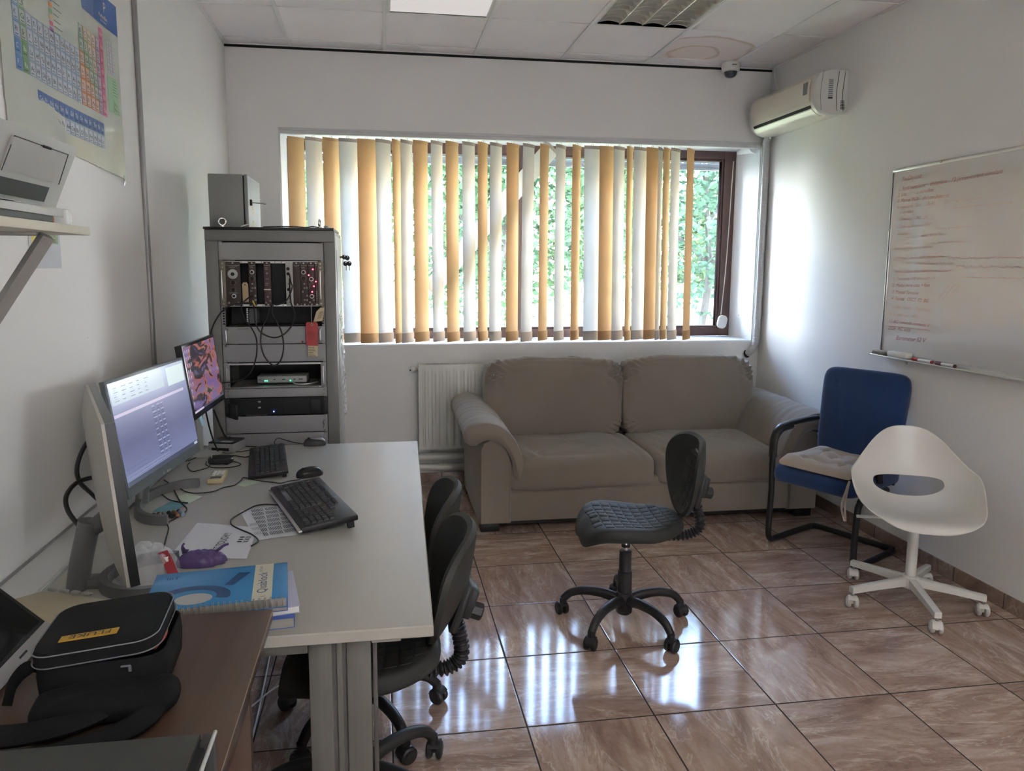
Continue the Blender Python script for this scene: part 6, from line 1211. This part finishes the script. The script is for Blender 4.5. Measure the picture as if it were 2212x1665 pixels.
b.add([(-.05, .02, .012), (-.035, .03, .030), (-.058, .032, .034)], [(0, 1, 2)], M_glove); b.tube([(.04, .012, .028), (.058, .02, .040), (.070, .026, .042)], (lambda s: (.003, .009*(1-.6*s))), M_glove, 8, 4); b.tube([(-.04, .015, .026), (-.052, .026, .040), (-.050, .034, .046)], (lambda s: (.003, .010*(1-.5*s))), M_glove, 8, 4); b.build('crumpled_palm', t)
t = thing('plastic_bag', 'crumpled clear plastic bag with a red label behind the near monitor', 'plastic bag', (-.630, 1.985, DZ)); M_bagp = pm('clear_bag_film', (.78, .80, .84), .16, alpha=.30, spec=.9)
def pb(u, v):
    a = 2*PI*u; R_ = .085*math.sin(PI*.5*v+.02)*(1+.2*mnoise.noise(Vector((math.cos(a), math.sin(a), 7)))); n = mnoise.noise(Vector((R_*45*math.cos(a), R_*45*math.sin(a), 2)))*.025
    return (R_*math.cos(a), R_*math.sin(a)*.95, max(.002, .072*math.cos(PI*.5*v)+n))
b = MB(); b.surf(pb, 60, 26, M_bagp, False, cu=True); b.build('film', t); b = MB(); b.tube([(.045, -.005, .060), (.065, -.035, .045), (.085, -.065, .020)], (lambda s: (.0008, .012)), pm('red_label', (.32, .03, .04), .4), 8, 5, flat=(-.4, .4, 1)); b.box((.063, -.030, .0485), (.016, .012, .001), M_white, rot=Rz(-.9) @ Ry(.5)); b.build('label', t)
# notebooks
def block(nm, lab, cx, cy, z0, z1, L_, W_, rz, cov, pages, grp=None, extra=None, cat='notebook'):
    t = thing(nm, lab, cat, (cx, cy, z0), rz, grp); b = MB(); b.box((0, 0, (z1-z0)/2), (L_-.004, W_-.004, z1-z0-.002), pages); b.build('pages', t)
    b = MB(); b.box((0, 0, z1-z0-.0006), (L_, W_, .0012), cov, .0004); b.build('cover', t); b = MB(); b.box((0, 0, .0006), (L_, W_, .0012), cov, .0004); b.build('back_cover', t)
    if extra: extra(t)
    return t
def pagem(): return pm('page_edges', (.27, .255, .23), .8, stretch=(1, 1, 80), scale=10., var=.25)
M_qb = pm('blue_gridded_cover', srgb(48, 128, 182), .28, coat=.3, var=.05); M_qd = pm('dark_blue_print', srgb(32, 76, 120), .3); M_cream = pm('cream_cover_band', srgb(216, 206, 176), .35)
block('notebook', 'thick grey-paged notebook at the bottom of the pile on the desk corner', -.368, 1.712, DZ, DZ+.024, .30, .205, math.radians(6), pm('blue_board', srgb(70, 96, 170), .5), pagem(), 'pile of notebooks')
block('notebook', 'loose white papers and notebook sticking out in the middle of the pile', -.370, 1.722, DZ+.0242, DZ+.040, .31, .21, math.radians(11), pm('pale_lilac_cover', srgb(170, 172, 196), .5), pm('white_page_edges', (.62, .62, .60), .8, stretch=(1, 1, 80), var=.2), 'pile of notebooks')
block('notebook', 'blue-covered notebook directly under the spiral notebook in the pile', -.382, 1.712, DZ+.0402, DZ+.050, .297, .205, math.radians(7), pm('royal_blue_cover', srgb(62, 80, 150), .4), pagem(), 'pile of notebooks')
def ex(t):
    z = .0222; b = MB(); b.rect(.075, -.103, .118, .103, M_cream, z=z+.0001)
    b.text('Quablock', .030, M_qd, Tr(.105, -.066, z+.0004) @ Rz(PI/2)); b.text('i', .020, M_qd, Tr(.103, -.086, z+.0004) @ Rz(PI/2)); b.text('by Qual', .010, M_qd, Tr(.092, .058, z+.0004) @ Rz(PI/2))
    n = 40
    for k in range(n):      # big Q swoosh
        a0 = math.radians(-20+250*k/n); a1 = math.radians(-20+250*(k+1)/n); ro = lambda a: .070; ri = lambda a: .046
        P = lambda r, a: (-.055+r*math.cos(a)*1.15, -.062+r*math.sin(a)*.85+.012, z+.0003)
        if P(.06, a0)[1] > -.098: b.add([P(.046, a0), P(.072, a0), P(.072, a1), P(.046, a1)], [(0, 1, 2, 3)], M_qd)
    b.add([(.010, .000, z+.0003), (.030, -.005, z+.0003), (.066, .062, z+.0003), (.038, .066, z+.0003)], [(0, 1, 2, 3)], M_qd)
    b.prism([(-.050+.040*math.cos(a*PI/12), -.060+.028*math.sin(a*PI/12)) for a in range(24)], z+.0001, z+.0005, M_mod)
    for k in range(40): b.bb((-.146, -.10+k*.005, z+.0001), (.147, -.0996+k*.005, z+.0002), pm('cover_grid_line', srgb(90, 160, 205), .3))
    b.text('IIIT', .022, M_qd, Tr(-.125, .060, z+.0004)); b.build('cover_print', t)
    for k in range(24):
        b = MB(); x = -.141+k*.0122; b.tube([(x+dx, -.101+.008*math.cos(a), .0135+.0125*math.sin(a)) for a, dx in [(j*PI/5, 0) for j in range(10)]], .0007, M_screw, 5, 2, closed=True); b.tube([(x+.0026, -.101+.008*math.cos(j*PI/5), .0135+.0125*math.sin(j*PI/5)) for j in range(10)], .0007, M_screw, 5, 2, closed=True); b.build('spiral_ring', t)
block('spiral_notebook', 'blue spiral notebook with a cream band, on top of the notebook pile', -.385, 1.712, DZ+.0502, DZ+.0724, .302, .205, math.radians(6.5), M_qb, pagem(), 'pile of notebooks', ex)
# telephone
t = thing('telephone', 'beige desk telephone half hidden behind the black instrument bag', 'telephone', (-.755, 1.715, DZ+.004), math.radians(-22)); M_beige = pm('aged_beige_plastic', (.40, .35, .24), .45)
b = MB(); b.prism([(-.085, 0), (.085, 0), (.088, .02), (.07, .036), (-.06, .062), (-.085, .055)], -.095, .095, M_beige, frame((0, 0, 0), (0, 1, 0), (0, 0, 1)), bev=.004); b.build('body', t)
for i in range(4):
    p_ = MB(); p_.pillow((-.045+.032*i, .045, .052-.0*i), (.022, .012, .008), M_strip, e=.6, n=8, M=Rx(-.2) @ Tr(0, 0, .010)); p_.build('button', t)
b = MB(); b.tube([(-.09, -.085, .062), (-.08, -.09, .075), (0, -.092, .080), (.08, -.09, .062), (.09, -.085, .050)], (lambda s: (.013, .020)), M_beige, 12, 5, flat=(0, 0, 1)); b.build('handset', t)
# ------------------------------------------------------------------ brown table in the foreground
TBZ = .80
M_wood = pm('dark_walnut_laminate', (.080, .046, .031), .36, stretch=(14, 1, 1), scale=3., var=.35, bump=.05, bscale=200.); M_edge = pm('worn_table_edge', (.28, .22, .17), .5, stretch=(1, 3, 1))
t = thing('side_table', 'dark brown wooden table in the near left corner, butting the white desk', 'table', (-.60, 1.08, 0))
b = MB(); b.bb((XL+.016, .52, TBZ-.022), (-.247, 1.578, TBZ), M_wood, .001); b.bb((-.2472, .52, TBZ-.003), (-.2462, 1.578, TBZ-.0004), M_edge); b.build('table_top', t, world=True)
for y in (1.40, .60):
    b = MB(); b.bb((XL+.03, y-.012, 0), (-.268, y+.012, TBZ-.022), M_wood, .001); b.build('panel_leg', t, world=True)
b = MB(); b.bb((-.285, .612, TBZ-.10), (-.268, 1.388, TBZ-.022), M_wood, .001); b.build('apron', t, world=True)
M_cord = pm('black_ballistic_nylon', (.009, .0095, .011), .8, var=.2, scale=20., bump=.5, bscale=900., spec=.25); M_pip = pm('grey_piping', (.20, .21, .23), .4); M_lin = pm('navy_lining', (.018, .022, .05), .8)
bg = thing('instrument_bag', 'open black zipped instrument bag with yellow label on the brown table', 'bag', (-.490, 1.345, TBZ), math.radians(4))
W_, D_ = .205, .185
def rr(w, d, r, z, n=5): return [Vector((x, y, z)) for x, y in rrect(w, d, r, n)]
b = MB(); n_ = 5
b.rings([rr(W_-.02, D_-.02, .03, .001), rr(W_, D_, .035, .012), rr(W_+.004, D_+.004, .035, .05), rr(W_, D_, .035, .078), rr(W_-.006, D_-.006, .033, .078), rr(W_-.012, D_-.012, .03, .03), rr(W_-.02, D_-.02, .03, .02)], M_cord); b.build('bag_body', bg)
ML = Tr(-.006, -.004, .090) @ Ry(math.radians(-4.5)) @ Rx(math.radians(1.5))
b = MB(); b.rings([rr(W_-.014, D_-.010, .034, -.010), rr(W_-.004, D_, .036, -.006), rr(W_-.004, D_, .036, .012), rr(W_-.012, D_-.008, .034, .020), rr(W_-.04, D_-.03, .03, .024), rr(.05, .04, .015, .0265)], M_cord, M=ML); lid = b.build('lid', bg)
b = MB(); b.tube([(p.x, p.y, .0165) for p in rr(W_-.003, D_+.001, .036, 0, 8)], .0012, M_pip, 6, 1, closed=True, M=ML); b.tube([(p.x, p.y, -.004) for p in rr(W_+.001, D_+.004, .037, 0, 8)], (lambda s: (.0020, .0010)), M_pip, 6, 1, closed=True, M=ML); b.build('piping', lid)
b = MB(); b.box((-.012, -.056, .0254), (.092, .020, .0016), pm('amber_label', (.42, .25, .03), .5), .0006, M=ML); b.text('FLUKE', .021, M_ink, ML @ Tr(.024, -.0495, .0265) @ Rz(PI) @ Matrix.Diagonal((1.15, .85, 1, 1))); b.build('maker_label', lid)
b = MB(); b.tube([(.07, .02, .075), (.088, .0, .083), (.092, -.03, .082), (.08, -.055, .074)], .0035, pm('red_test_lead', (.40, .05, .03), .35), 8, 6); b.tube([(.06, .03, .072), (.080, .01, .088), (.085, -.02, .088), (.07, -.05, .078)], .0035, MATS['red_test_lead'], 8, 6); tag(b.build('test_lead'), 'red test lead coiled inside the open black bag', 'cable'); bpy.data.objects['test_lead'].matrix_world = WM[bg.name]
b = MB(); b.box((.045, -.100, .070), (.016, .003, .003), M_pip, .001); b.box((.052, -.103, .066), (.005, .002, .010), M_pip, .001); b.build('zip_pull', bg)
b = MB(); b.tube([(-.10, -.02, .03), (-.125, -.03, .05), (-.145, -.05, .035), (-.15, -.07, .006)], (lambda s: (.0015, .012)), M_cord, 8, 6, flat=(1, 0, .6)); b.build('side_loop', bg)
b = MB(); b.pillow((.02, -.125, .024), (.225, .085, .046), M_cord, e=.6, n=22, ex=.5, puff=lambda p, x, y, z: p+Vector((0, 0, .010*mnoise.noise(p*22)))); b.build('front_pouch', bg)
b = MB(); b.tube([unp(345, 1500, 'z', TBZ+.022), unp(300, 1560, 'z', TBZ+.020), unp(200, 1605, 'z', TBZ+.016), unp(80, 1640, 'z', TBZ+.018), unp(-40, 1655, 'z', TBZ+.02)], (lambda s: (.013, .024)), M_cord, 12, 8, flat=(0, 0, 1)); b.tube([unp(250, 1520, 'z', TBZ+.022), unp(160, 1560, 'z', TBZ+.024), unp(60, 1585, 'z', TBZ+.026), unp(-40, 1595, 'z', TBZ+.026)], (lambda s: (.012, .026)), M_cord, 12, 8, flat=(0, 0, 1)); tag(b.build('shoulder_strap'), 'broad black padded strap trailing from the bag across the brown table', 'strap')
# tilted display unit at the left edge
F = frame((-.672, 1.330, TBZ+.004), Vector((.10, 1, .10)), Vector((-.75, .10, .75)))
t = thing('display_unit', 'black tilted display with silver lower rim at the left edge of the brown table', 'display', (-.70, 1.40, TBZ)); b = MB(); b.box((.085, .085, -.008), (.19, .175, .014), M_bezd, .004, M=F); b.build('panel', t, world=True)
b = MB(); b.box((.085, .012, .0002), (.186, .026, .0035), pm('silver_rim', (.36, .36, .37), .4, .3), .001, M=F); b.box((.080, .012, .0021), (.024, .004, .0004), M_ink, M=F); b.build('lower_rim', t, world=True)
b = MB(); b.box((.085, .10, .0004), (.165, .135, .002), pm('dead_black_screen', (.006, .007, .009), .12), .001, M=F); b.build('screen', t, world=True); b = MB(); b.bb((-.80, 1.33, TBZ), (-.70, 1.50, TBZ+.02), M_black, .004); b.build('base', t, world=True)
# grey instrument case at the bottom edge
t = thing('equipment_case', 'dark grey metal equipment case with a steel edge rail at the bottom left', 'case', (-.47, .90, TBZ)); M_case = pm('dark_grey_case_enamel', (.042, .044, .042), .5)
b = MB(); b.bb((-.70, .76, TBZ+.006), (-.266, 1.026, TBZ+.080), M_case, .002); b.build('body', t, world=True); b = MB(); b.bb((-.266, .76, TBZ+.010), (-.256, 1.02, TBZ+.074), M_blk); b.bb((-.262, 1.000, TBZ+.010), (-.246, 1.026, TBZ+.080), M_case, .002); b.cyl((-.246, .76, TBZ+.080), (-.246, 1.026, TBZ+.080), .0030, M_al); b.build('edge_rail', t, world=True)
for x in (-.66, -.30):
    for y in (.79, .99): b = MB(); b.cyl((x, y, TBZ), (x, y, TBZ+.007), .008, M_black); b.build('foot', t, world=True)
b = MB(); b.tube([(-.43, 1.70, .006), (-.44, 2.1, .006), (-.45, 2.5, .006), (-.465, 2.85, .006)], .0035, M_white, 8, 6); tag(b.build('floor_cable'), 'long white cable on the floor running lengthwise under the desk', 'cable')
b = MB(); b.tube([(-.54, 2.40, .005), (-.46, 2.53, .012), (-.40, 2.62, .012), (-.30, 2.70, .005)], .003, M_white, 8, 6); tag(b.build('floor_cable'), 'short white cable crossing the long one on the floor under the desk', 'cable')
